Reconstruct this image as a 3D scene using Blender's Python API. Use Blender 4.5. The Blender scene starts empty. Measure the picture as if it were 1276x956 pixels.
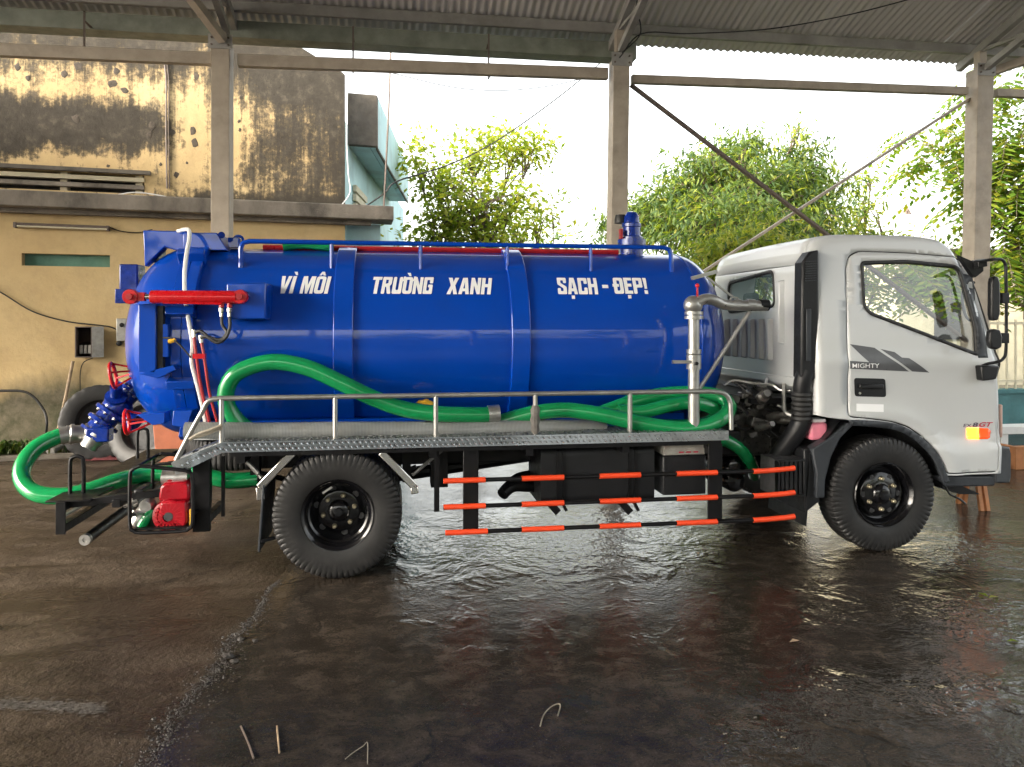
import bpy, bmesh, math, random
from mathutils import Vector, Matrix
from mathutils.geometry import delaunay_2d_cdt

scene = bpy.context.scene
COL = scene.collection
R = math.radians
random.seed(7)

# ------------------------------------------------------------------ camera
FPX, CAM, YAW, HOR = 940.0, Vector((.394, -5.014, 1.68)), R(8.54), 400.0
cam = bpy.data.cameras.new('camera')
cam_o = bpy.data.objects.new('camera', cam)
COL.objects.link(cam_o)
cam_o.location = CAM
cam_o.rotation_euler = (R(90), 0, -YAW)
cam.sensor_width = 36
cam.lens = FPX / 1276 * 36
cam.shift_y = -(478 - HOR) / 1276
cam.clip_end = 1000
scene.camera = cam_o

# ------------------------------------------------------------------ sky, sun, exposure
SUN_DIR = Vector((-.75, -.35, .45)).normalized()      # towards the sun
world = bpy.data.worlds.new('World')
scene.world = world
world.use_nodes = True
wn, wl = world.node_tree.nodes, world.node_tree.links
bg = wn['Background']
sky = wn.new('ShaderNodeTexSky')
sky.sky_type = 'NISHITA'
sky.sun_disc = False
sky.sun_elevation = math.asin(SUN_DIR.z)
sky.sun_rotation = math.atan2(SUN_DIR.x, SUN_DIR.y)
sky.dust_density = 4.0
sky.air_density = 1.2
hs = wn.new('ShaderNodeHueSaturation')
hs.inputs['Saturation'].default_value = .28
wl.new(sky.outputs[0], hs.inputs['Color'])
wm = wn.new('ShaderNodeMixRGB'); wm.blend_type = 'MULTIPLY'; wm.inputs[0].default_value = 1; wm.inputs[2].default_value = (1, .975, .92, 1)
wl.new(hs.outputs[0], wm.inputs[1]); wl.new(wm.outputs[0], bg.inputs[0])
bg.inputs[1].default_value = .15
sun = bpy.data.lights.new('sun', 'SUN')
sun.energy = 1.5
sun.angle = R(10)
sun.color = (1, .87, .7)
sun_o = bpy.data.objects.new('sun', sun)
COL.objects.link(sun_o)
sun_o.rotation_euler = (-SUN_DIR).to_track_quat('-Z', 'Y').to_euler()
sun_o.location = (0, 0, 12)
vs = scene.view_settings
vs.view_transform = 'Standard'
vs.look = 'None'
vs.gamma = 1
vs.exposure = 2.55
scene.render.engine = 'CYCLES'
scene.cycles.use_denoising = True
scene.cycles.max_bounces = 8
scene.cycles.diffuse_bounces = 3
scene.cycles.glossy_bounces = 4
scene.cycles.transparent_max_bounces = 12
scene.cycles.sample_clamp_indirect = 6
scene.cycles.use_adaptive_sampling = True
scene.cycles.adaptive_threshold = .02

# ------------------------------------------------------------------ helpers
_s, _c = math.sin(YAW), math.cos(YAW)
def at(px, py, Y):
    """photo pixel -> the point of its ray in the plane y = Y"""
    r = (px - 638) / FPX
    t = (Y - CAM.y) / (-r * _s + _c)
    return Vector((CAM.x + t * (r * _c + _s), Y, CAM.z + t * (HOR - py) / FPX))
def atx(px, py, X):
    """photo pixel -> the point of its ray in the plane x = X"""
    r = (px - 638) / FPX
    t = (X - CAM.x) / (r * _c + _s)
    return Vector((X, CAM.y + t * (-r * _s + _c), CAM.z + t * (HOR - py) / FPX))
def gnd(px, py, z=0.0):
    t = (CAM.z - z) / ((py - HOR) / FPX)
    r = (px - 638) / FPX
    return Vector((CAM.x + t * (r * _c + _s), CAM.y + t * (-r * _s + _c), z))
def px2(pts):
    return [at(*p) for p in pts]

def smooth_path(pts, n=8):
    pts = [Vector(p) for p in pts]
    out = []
    for i in range(len(pts) - 1):
        p0 = pts[i - 1] if i else pts[0] * 2 - pts[1]
        p1, p2 = pts[i], pts[i + 1]
        p3 = pts[i + 2] if i + 2 < len(pts) else p2 * 2 - p1
        for k in range(n):
            t = k / n
            out.append(.5 * ((2 * p1) + (p2 - p0) * t + (2 * p0 - 5 * p1 + 4 * p2 - p3) * t * t + (3 * p1 - p0 - 3 * p2 + p3) * t ** 3))
    out.append(pts[-1])
    return out

class MB:
    def __init__(self):
        self.v, self.f = [], []
    def add(self, vs_, fs):
        b = len(self.v)
        self.v += [Vector(v) for v in vs_]
        self.f += [[i + b for i in f] for f in fs]
        return self
    def box(self, lo, hi, rot=None, at_=None):
        x0, y0, z0 = lo; x1, y1, z1 = hi
        vs_ = [Vector(p) for p in ((x0,y0,z0),(x1,y0,z0),(x1,y1,z0),(x0,y1,z0),(x0,y0,z1),(x1,y0,z1),(x1,y1,z1),(x0,y1,z1))]
        if rot is not None:
            c = Vector(at_) if at_ is not None else (Vector(lo) + Vector(hi)) / 2
            vs_ = [c + rot @ (v - c) for v in vs_]
        return self.add(vs_, [(0,3,2,1),(4,5,6,7),(0,1,5,4),(1,2,6,5),(2,3,7,6),(3,0,4,7)])
    def bar(self, a, b, w, h, up=(0, 0, 1)):
        """rectangular bar from a to b, w across, h along up"""
        a, b = Vector(a), Vector(b)
        d = (b - a).normalized()
        s = d.cross(Vector(up))
        if s.length < 1e-4: s = d.cross(Vector((0, 1, 0)))
        s.normalize()
        u = s.cross(d)
        vs_ = []
        for p in (a, b):
            for i, j in ((-1,-1),(1,-1),(1,1),(-1,1)):
                vs_.append(p + s * (w / 2 * i) + u * (h / 2 * j))
        return self.add(vs_, [(0,1,2,3),(7,6,5,4),(0,4,5,1),(1,5,6,2),(2,6,7,3),(3,7,4,0)])
    def tube(self, pts, r, n=10, cap=True):
        pts = [Vector(p) for p in pts]
        rs = r if isinstance(r, (list, tuple)) else [r] * len(pts)
        t0 = (pts[1] - pts[0]).normalized()
        nrm = t0.orthogonal().normalized()
        vs_, fs = [], []
        for i, p in enumerate(pts):
            if i == 0: t = t0
            elif i == len(pts) - 1: t = (pts[-1] - pts[-2]).normalized()
            else:
                t = (pts[i + 1] - pts[i]).normalized() + (pts[i] - pts[i - 1]).normalized()
                t = t.normalized() if t.length > 1e-6 else t0
            nrm = nrm - t * nrm.dot(t)
            nrm = nrm.normalized() if nrm.length > 1e-6 else t.orthogonal().normalized()
            bi = t.cross(nrm)
            for k in range(n):
                a = 2 * math.pi * k / n
                vs_.append(p + (nrm * math.cos(a) + bi * math.sin(a)) * rs[i])
        for i in range(len(pts) - 1):
            for k in range(n):
                fs.append((i*n+k, i*n+(k+1)%n, (i+1)*n+(k+1)%n, (i+1)*n+k))
        if cap:
            fs.append(tuple(range(n))[::-1])
            fs.append(tuple((len(pts)-1)*n + k for k in range(n)))
        return self.add(vs_, fs)
    def lathe(self, prof, o=(0,0,0), ax=(0,0,1), n=24, cap=True, fn=None):
        """prof: (radius, distance along the axis)"""
        o, ax = Vector(o), Vector(ax).normalized()
        if abs(ax.y) > .9: u = Vector((1, 0, 0))
        else: u = ax.orthogonal().normalized()
        w = ax.cross(u)
        vs_, fs = [], []
        for j, (r, h) in enumerate(prof):
            for k in range(n):
                a = 2 * math.pi * k / n
                rr, hh = (r, h) if fn is None else fn(j, k, r, h)
                vs_.append(o + ax * hh + (u * math.cos(a) + w * math.sin(a)) * rr)
        for j in range(len(prof) - 1):
            for k in range(n):
                fs.append((j*n+k, j*n+(k+1)%n, (j+1)*n+(k+1)%n, (j+1)*n+k))
        if cap:
            if prof[0][0] > 1e-5: fs.append(tuple(range(n))[::-1])
            if prof[-1][0] > 1e-5: fs.append(tuple((len(prof)-1)*n + k for k in range(n)))
        return self.add(vs_, fs)
    def prism(self, poly, d):
        """planar polygon extruded by vector d"""
        poly = [Vector(p) for p in poly]
        n = len(poly); d = Vector(d)
        return self.add(poly + [p + d for p in poly],
                        [tuple(range(n)), tuple(range(2*n-1, n-1, -1))] + [(i, i+n, (i+1)%n+n, (i+1)%n) for i in range(n)])
    def ball(self, c, r, n=12, m=8):
        r = Vector(r) if isinstance(r, (tuple, list, Vector)) else Vector((r, r, r))
        vs_, fs = [], []
        for j in range(m + 1):
            th = math.pi * j / m
            for k in range(n):
                a = 2 * math.pi * k / n
                vs_.append(Vector(c) + Vector((r.x*math.sin(th)*math.cos(a), r.y*math.sin(th)*math.sin(a), r.z*math.cos(th))))
        for j in range(m):
            for k in range(n):
                fs.append((j*n+k, (j+1)*n+k, (j+1)*n+(k+1)%n, j*n+(k+1)%n))
        return self.add(vs_, fs)
    def mesh(self, name, mat, smooth=True, ang=35, weld=True):
        me = bpy.data.meshes.new(name)
        bm = bmesh.new()
        vv = [bm.verts.new(v) for v in self.v]
        for f in self.f:
            try: bm.faces.new([vv[i] for i in f])
            except ValueError: pass
        if weld: bmesh.ops.remove_doubles(bm, verts=bm.verts, dist=1e-5)
        bmesh.ops.dissolve_degenerate(bm, dist=1e-6, edges=bm.edges) if weld else None
        bmesh.ops.recalc_face_normals(bm, faces=bm.faces) if weld else None
        if smooth:
            ca = R(ang)
            for f in bm.faces: f.smooth = True
            for e in bm.edges:
                if len(e.link_faces) == 2:
                    if e.calc_face_angle(0) > ca: e.smooth = False
        bm.to_mesh(me); bm.free()
        for m in (mat if isinstance(mat, (list, tuple)) else [mat]): me.materials.append(m)
        return me
    def build(self, name, mat, parent=None, bevel=0, smooth=True, ang=35, weld=True, stuff=False):
        o = link(name, self.mesh(name, mat, smooth, ang, weld), parent)
        if bevel:
            b = o.modifiers.new('bevel', 'BEVEL'); b.width = bevel; b.segments = 2; b.limit_method = 'ANGLE'; b.angle_limit = R(40)
        if stuff: o['kind'] = 'stuff'
        return o

def setpar(o, parent):
    if parent is not None:
        o.parent = parent
        o.matrix_parent_inverse = parent.matrix_basis.inverted()
def link(name, me, parent=None, loc=None, rot=None):
    o = bpy.data.objects.new(name, me)
    COL.objects.link(o)
    if loc is not None: o.location = loc
    if rot is not None: o.rotation_euler = rot
    setpar(o, parent)
    return o
def tag(o, label, cat, group=None):
    o['label'] = label; o['category'] = cat
    if group: o['group'] = group
    return o
def thing(name, label, cat, loc=(0, 0, 0), group=None):
    o = bpy.data.objects.new(name, None)
    COL.objects.link(o); o.location = loc; o.empty_display_size = .1
    return tag(o, label, cat, group)
def structure(o):
    o['kind'] = 'structure'; return o
def copy_tree(o, parent=None):
    c = o.copy(); COL.objects.link(c)
    if parent is not None: c.parent = parent
    for ch in o.children: copy_tree(ch, c)
    return c

def inside(p, poly):
    x, y = p; r = False
    j = len(poly) - 1
    for i in range(len(poly)):
        xi, yi = poly[i]; xj, yj = poly[j]
        if (yi > y) != (yj > y) and x < (xj - xi) * (y - yi) / (yj - yi) + xi: r = not r
        j = i
    return r
def resample(poly, sp, closed=True):
    out = []
    n = len(poly)
    for i in range(n if closed else n - 1):
        a, b = Vector(poly[i]), Vector(poly[(i + 1) % n])
        k = max(1, int(math.ceil((b - a).length / sp)))
        out += [a.lerp(b, q / k) for q in range(k)]
    if not closed: out.append(Vector(poly[-1]))
    return out
def segdist(p, poly):
    best = 1e9
    for i in range(len(poly) - 1):
        ax_, ay = poly[i]; bx, by = poly[i + 1]
        dx, dy = bx - ax_, by - ay
        q = ((p[0]-ax_)*dx + (p[1]-ay)*dy) / (dx*dx + dy*dy + 1e-12)
        q = 0 if q < 0 else 1 if q > 1 else q
        best = min(best, math.hypot(p[0]-ax_-q*dx, p[1]-ay-q*dy))
    return best
def panel(outline, holes=(), sp=.06, fn=None, mb=None, extra=(), rs=None):
    """triangulated 2-D panel with holes; fn maps (u, v) to 3-D"""
    loops = [resample(outline, rs or sp)] + [resample(h, rs or sp) for h in holes]
    V, Ed = [], []
    for L in loops:
        b = len(V); V += [Vector((p[0], p[1])) for p in L]
        Ed += [(b + i, b + (i + 1) % len(L)) for i in range(len(L))]
    ol = [tuple(p) for p in loops[0]]; hl = [[tuple(p) for p in L] for L in loops[1:]]
    us = [p[0] for p in ol]; ws = [p[1] for p in ol]
    u = min(us) + sp / 2
    while u < max(us):
        w = min(ws) + sp / 2
        while w < max(ws):
            p = (u + random.uniform(-.1, .1) * sp, w)
            if inside(p, ol) and not any(inside(p, h) for h in hl): V.append(Vector(p))
            w += sp
        u += sp
    for p in extra:
        if inside(p, ol) and not any(inside(p, h) for h in hl): V.append(Vector(p))
    rv, re_, rf = delaunay_2d_cdt(V, Ed, [], 0, 1e-5)[:3]
    mb = mb or MB()
    keep = []
    for f in rf:
        c = (sum(rv[i][0] for i in f) / len(f), sum(rv[i][1] for i in f) / len(f))
        if inside(c, ol) and not any(inside(c, h) for h in hl): keep.append(list(f))
    return mb.add([fn(p[0], p[1]) for p in rv], keep)
def rounded(poly, r, n=5):
    """polygon with its corners rounded"""
    out = []
    N = len(poly)
    for i in range(N):
        p0, p, p1 = Vector(poly[i-1]), Vector(poly[i]), Vector(poly[(i+1) % N])
        a, b = (p0 - p), (p1 - p)
        d = min(r, a.length * .45, b.length * .45)
        a, b = p + a.normalized() * d, p + b.normalized() * d
        for k in range(n + 1):
            t = k / n
            out.append((a * (1-t)**2 + p * (2*t*(1-t)) + b * t*t)[:])
    return out
def inset(poly, d):
    """polygon offset inwards by d (negative: outwards)"""
    N = len(poly)
    ar = sum(poly[i][0]*poly[(i+1) % N][1] - poly[(i+1) % N][0]*poly[i][1] for i in range(N))
    sg = 1 if ar > 0 else -1
    out = []
    for i in range(N):
        p0, p, p1 = Vector(poly[i-1][:2]), Vector(poly[i][:2]), Vector(poly[(i+1) % N][:2])
        e0, e1 = (p - p0), (p1 - p)
        if e0.length < 1e-9 or e1.length < 1e-9: out.append(p[:]); continue
        e0.normalize(); e1.normalize()
        n0, n1 = Vector((-e0.y, e0.x)) * sg, Vector((-e1.y, e1.x)) * sg
        m = n0 + n1
        m = m / max(.4, m.length_squared / 2) if m.length > 1e-6 else n0
        out.append((p + m * d)[:])
    return out

def text_mb(s, w, h, fn, shear=0.0, fat=0.0):
    """flat lettering scaled to w x h; fn maps (u, v) (0..w, 0..h) to 3-D"""
    cu = bpy.data.curves.new('t', 'FONT')
    cu.body = s; cu.size = 1; cu.offset = fat; cu.resolution_u = 3
    o = bpy.data.objects.new('t', cu); COL.objects.link(o)
    dg = bpy.context.evaluated_depsgraph_get()
    me = bpy.data.meshes.new_from_object(o.evaluated_get(dg))
    vs_ = [v.co.copy() for v in me.vertices]; fs = [list(p.vertices) for p in me.polygons]
    bpy.data.objects.remove(o); bpy.data.curves.remove(cu); bpy.data.meshes.remove(me)
    for v in vs_: v.x += v.y * shear
    x0, x1 = min(v.x for v in vs_), max(v.x for v in vs_)
    y0, y1 = min(v.y for v in vs_), max(v.y for v in vs_)
    return MB().add([fn((v.x-x0)/(x1-x0)*w, (v.y-y0)/(y1-y0)*h) for v in vs_], fs)


# heavy condensed block letters as polygons (unit cell .56 wide, 1 high)
T_ = .19
def _o(w=.56, t=T_):
    return [(rounded([(0, 0), (w, 0), (w, 1), (0, 1)], .17, 4), [rounded([(t, .16), (w - t, .16), (w - t, .84), (t, .84)], .05, 3)])], w
def _r(x0, y0, x1, y1): return ([(x0, y0), (x1, y0), (x1, y1), (x0, y1)], [])
def _p(*pts): return (list(pts), [])
GLY = {
 'V': ([_p((.0, 1), (.20, 1), (.30, .36), (.40, 1), (.60, 1), (.41, 0), (.19, 0))], .60),
 'I': ([_r(0, 0, .20, 1)], .20),
 'M': ([_p((0, 0), (0, 1), (.25, 1), (.37, .46), (.49, 1), (.74, 1), (.74, 0), (.57, 0), (.57, .62), (.43, 0), (.31, 0), (.17, .62), (.17, 0))], .74),
 'O': _o(),
 'T': ([_p((0, 1), (.54, 1), (.54, .82), (.37, .82), (.37, 0), (.17, 0), (.17, .82), (0, .82))], .54),
 'R': ([(rounded([(0, 0), (.19, 0), (.19, .40), (.27, .40), (.37, 0), (.58, 0), (.46, .44), (.56, .56), (.56, 1), (0, 1)], .05, 3), [[(.19, .56), (.36, .60), (.36, .82), (.19, .84)]])], .58),
 'U': ([(rounded([(0, 1), (.19, 1), (.19, .20), (.37, .20), (.37, 1), (.56, 1), (.56, 0), (0, 0)], .09, 4), [])], .56),
 'N': ([_p((0, 0), (0, 1), (.17, 1), (.38, .48), (.38, 1), (.56, 1), (.56, 0), (.39, 0), (.18, .52), (.18, 0))], .56),
 'G': ([(rounded([(.56, .62), (.37, .62), (.37, .83), (.19, .83), (.19, .17), (.37, .17), (.37, .38), (.29, .38), (.29, .53), (.56, .53), (.56, 0), (0, 0), (0, 1), (.56, 1)], .06, 3), [])], .56),
 'X': ([_p((0, 1), (.21, 1), (.30, .72), (.39, 1), (.60, 1), (.42, .51), (.60, 0), (.39, 0), (.30, .30), (.21, 0), (0, 0), (.18, .51))], .60),
 'A': ([([(0, 0), (.17, 1), (.43, 1), (.60, 0), (.41, 0), (.385, .17), (.215, .17), (.19, 0)], [[(.238, .32), (.362, .32), (.30, .74)]])], .60),
 'H': ([_p((0, 0), (0, 1), (.19, 1), (.19, .60), (.37, .60), (.37, 1), (.56, 1), (.56, 0), (.37, 0), (.37, .42), (.19, .42), (.19, 0))], .56),
 'S': ([(rounded([(.55, .66), (.37, .66), (.37, .84), (.19, .84), (.19, .66), (.55, .42), (.55, 0), (0, 0), (0, .34), (.18, .34), (.18, .16), (.36, .16), (.36, .34), (0, .58), (0, 1), (.55, 1)], .06, 3), [])], .55),
 'C': ([(rounded([(.56, .62), (.37, .62), (.37, .83), (.19, .83), (.19, .17), (.37, .17), (.37, .38), (.56, .38), (.56, 0), (0, 0), (0, 1), (.56, 1)], .06, 3), [])], .56),
 'D': ([(rounded([(.0, 0), (.56, 0), (.56, 1), (.0, 1)], .12, 4), [[(.19, .17), (.33, .17), (.37, .24), (.37, .76), (.33, .83), (.19, .83)]])], .56),
 'E': ([_p((0, 0), (0, 1), (.46, 1), (.46, .83), (.19, .83), (.19, .60), (.42, .60), (.42, .43), (.19, .43), (.19, .17), (.46, .17), (.46, 0))], .46),
 'P': ([(rounded([(0, 0), (.19, 0), (.19, .38), (.55, .38), (.55, 1), (0, 1)], .07, 3), [[(.19, .54), (.36, .56), (.36, .82), (.19, .84)]])], .55),
 '!': ([_p((.01, 1), (.21, 1), (.18, .30), (.04, .30)), _r(.01, 0, .21, .20)], .22),
 '-': ([_r(0, .36, .34, .54)], .34),
}
DIA = {'grave': [(-.14, 1.30), (.05, 1.30), (.13, 1.08), (.02, 1.08)], 'hat': [(-.19, 1.07), (-.07, 1.07), (0, 1.17), (.07, 1.07), (.19, 1.07), (.07, 1.32), (-.07, 1.32)],
       'dot': [(-.09, -.26), (.09, -.26), (.09, -.09), (-.09, -.09)]}
SPEC = {'\u00cc': ('I', ['grave']), '\u00d4': ('O', ['hat']), '\u01af': ('U', ['horn']), '\u1edc': ('O', ['horn', 'grave']), '\u1ea0': ('A', ['dot']), '\u0110': ('D', ['bar']), '\u1eb8': ('E', ['dot'])}
def block_text(s, fn, w, shear):
    """letters over 0..w wide and 0..1 high (marks may go beyond); fn maps (u, v)"""
    items, x = [], 0.0
    for ch in s:
        if ch == ' ': x += .34; continue
        b_, marks = SPEC.get(ch, (ch, []))
        polys, wd = GLY[b_]
        for pl, hs_ in polys: items.append(([(x + p[0], p[1]) for p in pl], [[(x + p[0], p[1]) for p in h] for h in hs_]))
        for mk in marks:
            if mk == 'horn': items.append(([(x + wd - .06, .80), (x + wd + .03, .86), (x + wd + .04, 1.04), (x + wd + .16, 1.04), (x + wd + .15, .84), (x + wd - .02, .70)], []))
            elif mk == 'bar': items.append(([(x - .07, .42), (x + .30, .42), (x + .30, .58), (x - .07, .58)], []))
            else: items.append(([(x + wd / 2 + p[0], p[1]) for p in DIA[mk]], []))
        x += wd + .075
    W = x - .075
    mb = MB()
    for i, (pl, hs_) in enumerate(items):
        lift = .0004 * (i % 3)
        pl = inset(pl, -.008); hs_ = [inset(h, .008) for h in hs_]
        panel(pl, hs_, .25, lambda u, v, lift=lift: fn((u + shear * (v - .0)) / W * w, v, lift), mb, rs=.12)
    return mb

# ------------------------------------------------------------------ materials
def new_mat(name):
    m = bpy.data.materials.new(name); m.use_nodes = True
    return m, m.node_tree.nodes, m.node_tree.links, m.node_tree.nodes['Principled BSDF']
def noise(n, l, vec, scale, detail=5, rough=.55, dist=0):
    t = n.new('ShaderNodeTexNoise')
    t.inputs['Scale'].default_value = scale; t.inputs['Detail'].default_value = detail
    t.inputs['Roughness'].default_value = rough; t.inputs['Distortion'].default_value = dist
    l.new(vec, t.inputs['Vector'])
    return t.outputs['Fac']
def ramp(n, l, fac, stops):
    r = n.new('ShaderNodeValToRGB'); e = r.color_ramp.elements
    while len(e) < len(stops): e.new(.5)
    for el, (p, c) in zip(e, stops):
        el.position = p; el.color = (*c, 1) if isinstance(c, tuple) else (c, c, c, 1)
    l.new(fac, r.inputs[0])
    return r.outputs[0]
def mapping(n, l, vec, scale=(1, 1, 1), rot=(0, 0, 0)):
    m = n.new('ShaderNodeMapping'); m.inputs['Scale'].default_value = scale; m.inputs['Rotation'].default_value = rot
    l.new(vec, m.inputs[0]); return m.outputs[0]
def mathn(n, l, op, a, b=None, c=None):
    m = n.new('ShaderNodeMath'); m.operation = op
    for i, x in enumerate((a, b, c)):
        if x is None: continue
        if isinstance(x, (int, float)): m.inputs[i].default_value = x
        else: l.new(x, m.inputs[i])
    return m.outputs[0]
def mixc(n, l, fac, a, b, mode='MIX'):
    m = n.new('ShaderNodeMixRGB'); m.blend_type = mode
    for i, x in enumerate((fac, a, b)):
        if isinstance(x, (int, float)): m.inputs[i].default_value = x
        elif isinstance(x, tuple): m.inputs[i].default_value = (*x, 1)
        else: l.new(x, m.inputs[i])
    return m.outputs[0]
def bump(n, l, h, strength, dist, bsdf, prev=None):
    b = n.new('ShaderNodeBump'); b.inputs['Strength'].default_value = strength; b.inputs['Distance'].default_value = dist
    l.new(h, b.inputs['Height'])
    if prev is not None: l.new(prev, b.inputs['Normal'])
    if bsdf is not None: l.new(b.outputs[0], bsdf.inputs['Normal'])
    return b.outputs[0]
def pos(n):
    return n.new('ShaderNodeNewGeometry').outputs['Position']
def simple(name, col, rough=.5, metal=0, var=.15, vscale=6, bumps=0, bscale=60, coat=0, spec=.5, dirt=None, rv=.25):
    """painted / metal / plastic surface with uneven tone and gloss"""
    m, n, l, b = new_mat(name)
    tc = n.new('ShaderNodeTexCoord').outputs['Object']
    f = noise(n, l, tc, vscale, 6, .6)
    lo = tuple(c * (1 - var) for c in col); hi = tuple(min(1, c * (1 + var)) for c in col)
    c = ramp(n, l, f, [(.3, lo), (.7, hi)])
    if dirt:
        f2 = noise(n, l, tc, vscale * .6, 8, .7)
        c = mixc(n, l, ramp(n, l, f2, [(.5, 0.), (.75, dirt[1])]), c, dirt[0])
    l.new(c, b.inputs['Base Color'])
    rr = ramp(n, l, noise(n, l, tc, vscale * 2.3, 5, .6), [(.3, max(.02, rough * (1 - rv))), (.7, min(1, rough * (1 + rv)))])
    l.new(rr, b.inputs['Roughness'])
    b.inputs['Metallic'].default_value = metal
    b.inputs['Specular IOR Level'].default_value = spec
    b.inputs['Coat Weight'].default_value = coat
    b.inputs['Coat Roughness'].default_value = .04
    if bumps: bump(n, l, noise(n, l, tc, bscale, 4), bumps, .01, b)
    return m

M = {}
M['blue'] = simple('blue_paint', (.0, .048, .36), .32, 0, .06, 2.5, .012, 2.2, coat=.8, spec=.12, rv=.05, dirt=((.012, .050, .24), .35))
M['blue_dark'] = simple('blue_fitting_paint', (.002, .022, .20), .3, 0, .35, 14, .15, 30, coat=.5, spec=.2)
M['cabwhite'] = simple('cab_white_paint', (.485, .50, .505), .35, 0, .02, 1.5, 0, coat=.6, spec=.3, rv=.04)
M['letter'] = simple('white_vinyl', (.78, .79, .80), .4, 0, .03)
M['black'] = simple('black_chassis_paint', (.005, .005, .006), .4, 0, .4, 9, .1, 40, spec=.22, dirt=((.025, .021, .017), .25))
M['plastic'] = simple('black_plastic', (.010, .0105, .012), .42, 0, .2, 10, .1, 90, spec=.3)
M['greyplastic'] = simple('grey_plastic_trim', (.030, .034, .040), .45, 0, .15, 8, .1, 90, spec=.35)
M['rim'] = simple('black_wheel_paint', (.004, .004, .005), .2, 0, .3, 12, coat=.35, spec=.3)
M['brass'] = simple('wheel_nut_metal', (.40, .35, .24), .4, .8, .3, 40)
M['galv'] = simple('galvanised_steel', (.34, .335, .32), .36, .75, .2, 7, .1, 50, dirt=((.25, .22, .18), .3))
M['alu'] = simple('aluminium_tread', (.40, .42, .43), .30, .85, .15, 9, .05, 60, dirt=((.16, .145, .12), .4))
M['stainless'] = simple('stainless_steel', (.62, .60, .57), .14, 1, .1, 5)
M['red'] = simple('red_paint', (.46, .005, .010), .28, 0, .12, 8, coat=.4, spec=.3)
M['redpump'] = simple('red_engine_enamel', (.30, .004, .012), .3, 0, .15, 10, coat=.4, spec=.3)
M['redpipe'] = simple('dark_red_pipe', (.34, .012, .016), .35, 0, .2, 8)
M['orange'] = simple('orange_sleeve', (.72, .058, .014), .4, 0, .08, 9)
M['rubber'] = simple('black_rubber', (.014, .014, .014), .55, 0, .2, 12)
M['yellow'] = simple('yellow_mesh', (.75, .42, .02), .6, 0, .2, 30, .5, 120)
M['whitehose'] = simple('white_tube', (.72, .72, .70), .35, 0, .06, 20)
M['shedpaint'] = simple('shed_grey_paint', (.36, .305, .24), .6, 0, .14, 5, .08, 50, dirt=((.10, .085, .07), .45))
M['shedgreen'] = simple('gutter_grey_green', (.22, .24, .20), .6, 0, .25, 4, .1, 40, dirt=((.07, .06, .05), .5))
M['shedsteel'] = simple('shed_grey_steel', (.30, .29, .27), .55, .1, .2, 4, .06, 40, dirt=((.10, .085, .07), .4))
M['brown'] = simple('brown_primer_steel', (.12, .09, .075), .6, 0, .25, 6, .1, 60)
M['wood'] = simple('weathered_wood', (.30, .22, .14), .75, 0, .3, 14, .3, 60)
M['terracotta'] = simple('terracotta', (.38, .12, .06), .7, 0, .2, 5, .1, 40)
M['teal'] = simple('teal_paint', (.05, .16, .17), .6, 0, .2, 4, .1, 40)
M['orangewood'] = simple('orange_brown_board', (.42, .17, .06), .6, 0, .2, 8, .1, 40)
M['cream'] = simple('cream_paint', (.55, .50, .36), .6, 0, .1, 5)
M['greybox'] = simple('grey_enamel_box', (.36, .35, .32), .5, .1, .2, 12, .1, 40, dirt=((.15, .11, .08), .5))
M['darkgrey'] = simple('dark_interior', (.03, .03, .032), .7, 0, .2, 10)
M['seat'] = simple('seat_fabric', (.06, .055, .05), .85, 0, .2, 40, .3, 120)
M['pink'] = simple('pink_coolant_tank', (.75, .22, .30), .35, 0, .1, 14)
M['bark'] = simple('bark', (.12, .09, .065), .9, 0, .3, 12, .6, 40)
M['stone'] = simple('loose_stone', (.035, .031, .028), .6, 0, .5, 20, .3, 60)
M['paleline'] = simple('worn_lime_mark', (.11, .10, .09), .7, 0, .4, 20, .3, 60)
M['straw'] = simple('dry_straw', (.26, .23, .18), .6, 0, .2, 20)
M['engine'] = simple('oily_engine_metal', (.10, .096, .09), .32, .5, .5, 14, .3, 40, dirt=((.12, .1, .08), .5))
M['silver'] = simple('cast_alloy', (.45, .44, .42), .35, .85, .25, 16, .15, 60)
M['stained'] = simple('sooty_concrete', (.115, .10, .08), .9, 0, .4, 3, .4, 20, dirt=((.03, .028, .025), .8))
M['scar'] = simple('plaster_scar', (.075, .06, .045), .95, 0, .5, 14, .5, 30)
M['skyblue'] = simple('light_blue_plaster', (.46, .66, .69), .8, 0, .10, 1.6, .15, 30, dirt=((.20, .24, .24), .55))
M['greenpanel'] = simple('green_vent_board', (.10, .22, .17), .7, 0, .2, 6)
M['roofwhite'] = simple('pale_roof_sheet', (.55, .57, .58), .5, .1, .1, 3)
M['redcloth'] = simple('red_cloth', (.07, .006, .008), .9, 0, .3, 20, .4, 40)
M['decal'] = simple('charcoal_decal', (.075, .078, .085), .35, 0, .1, 20)
M['badge_red'] = simple('badge_red', (.45, .02, .05), .3, 0, .1)
M['badge_dark'] = simple('badge_dark', (.06, .05, .09), .3, 0, .1)

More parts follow.
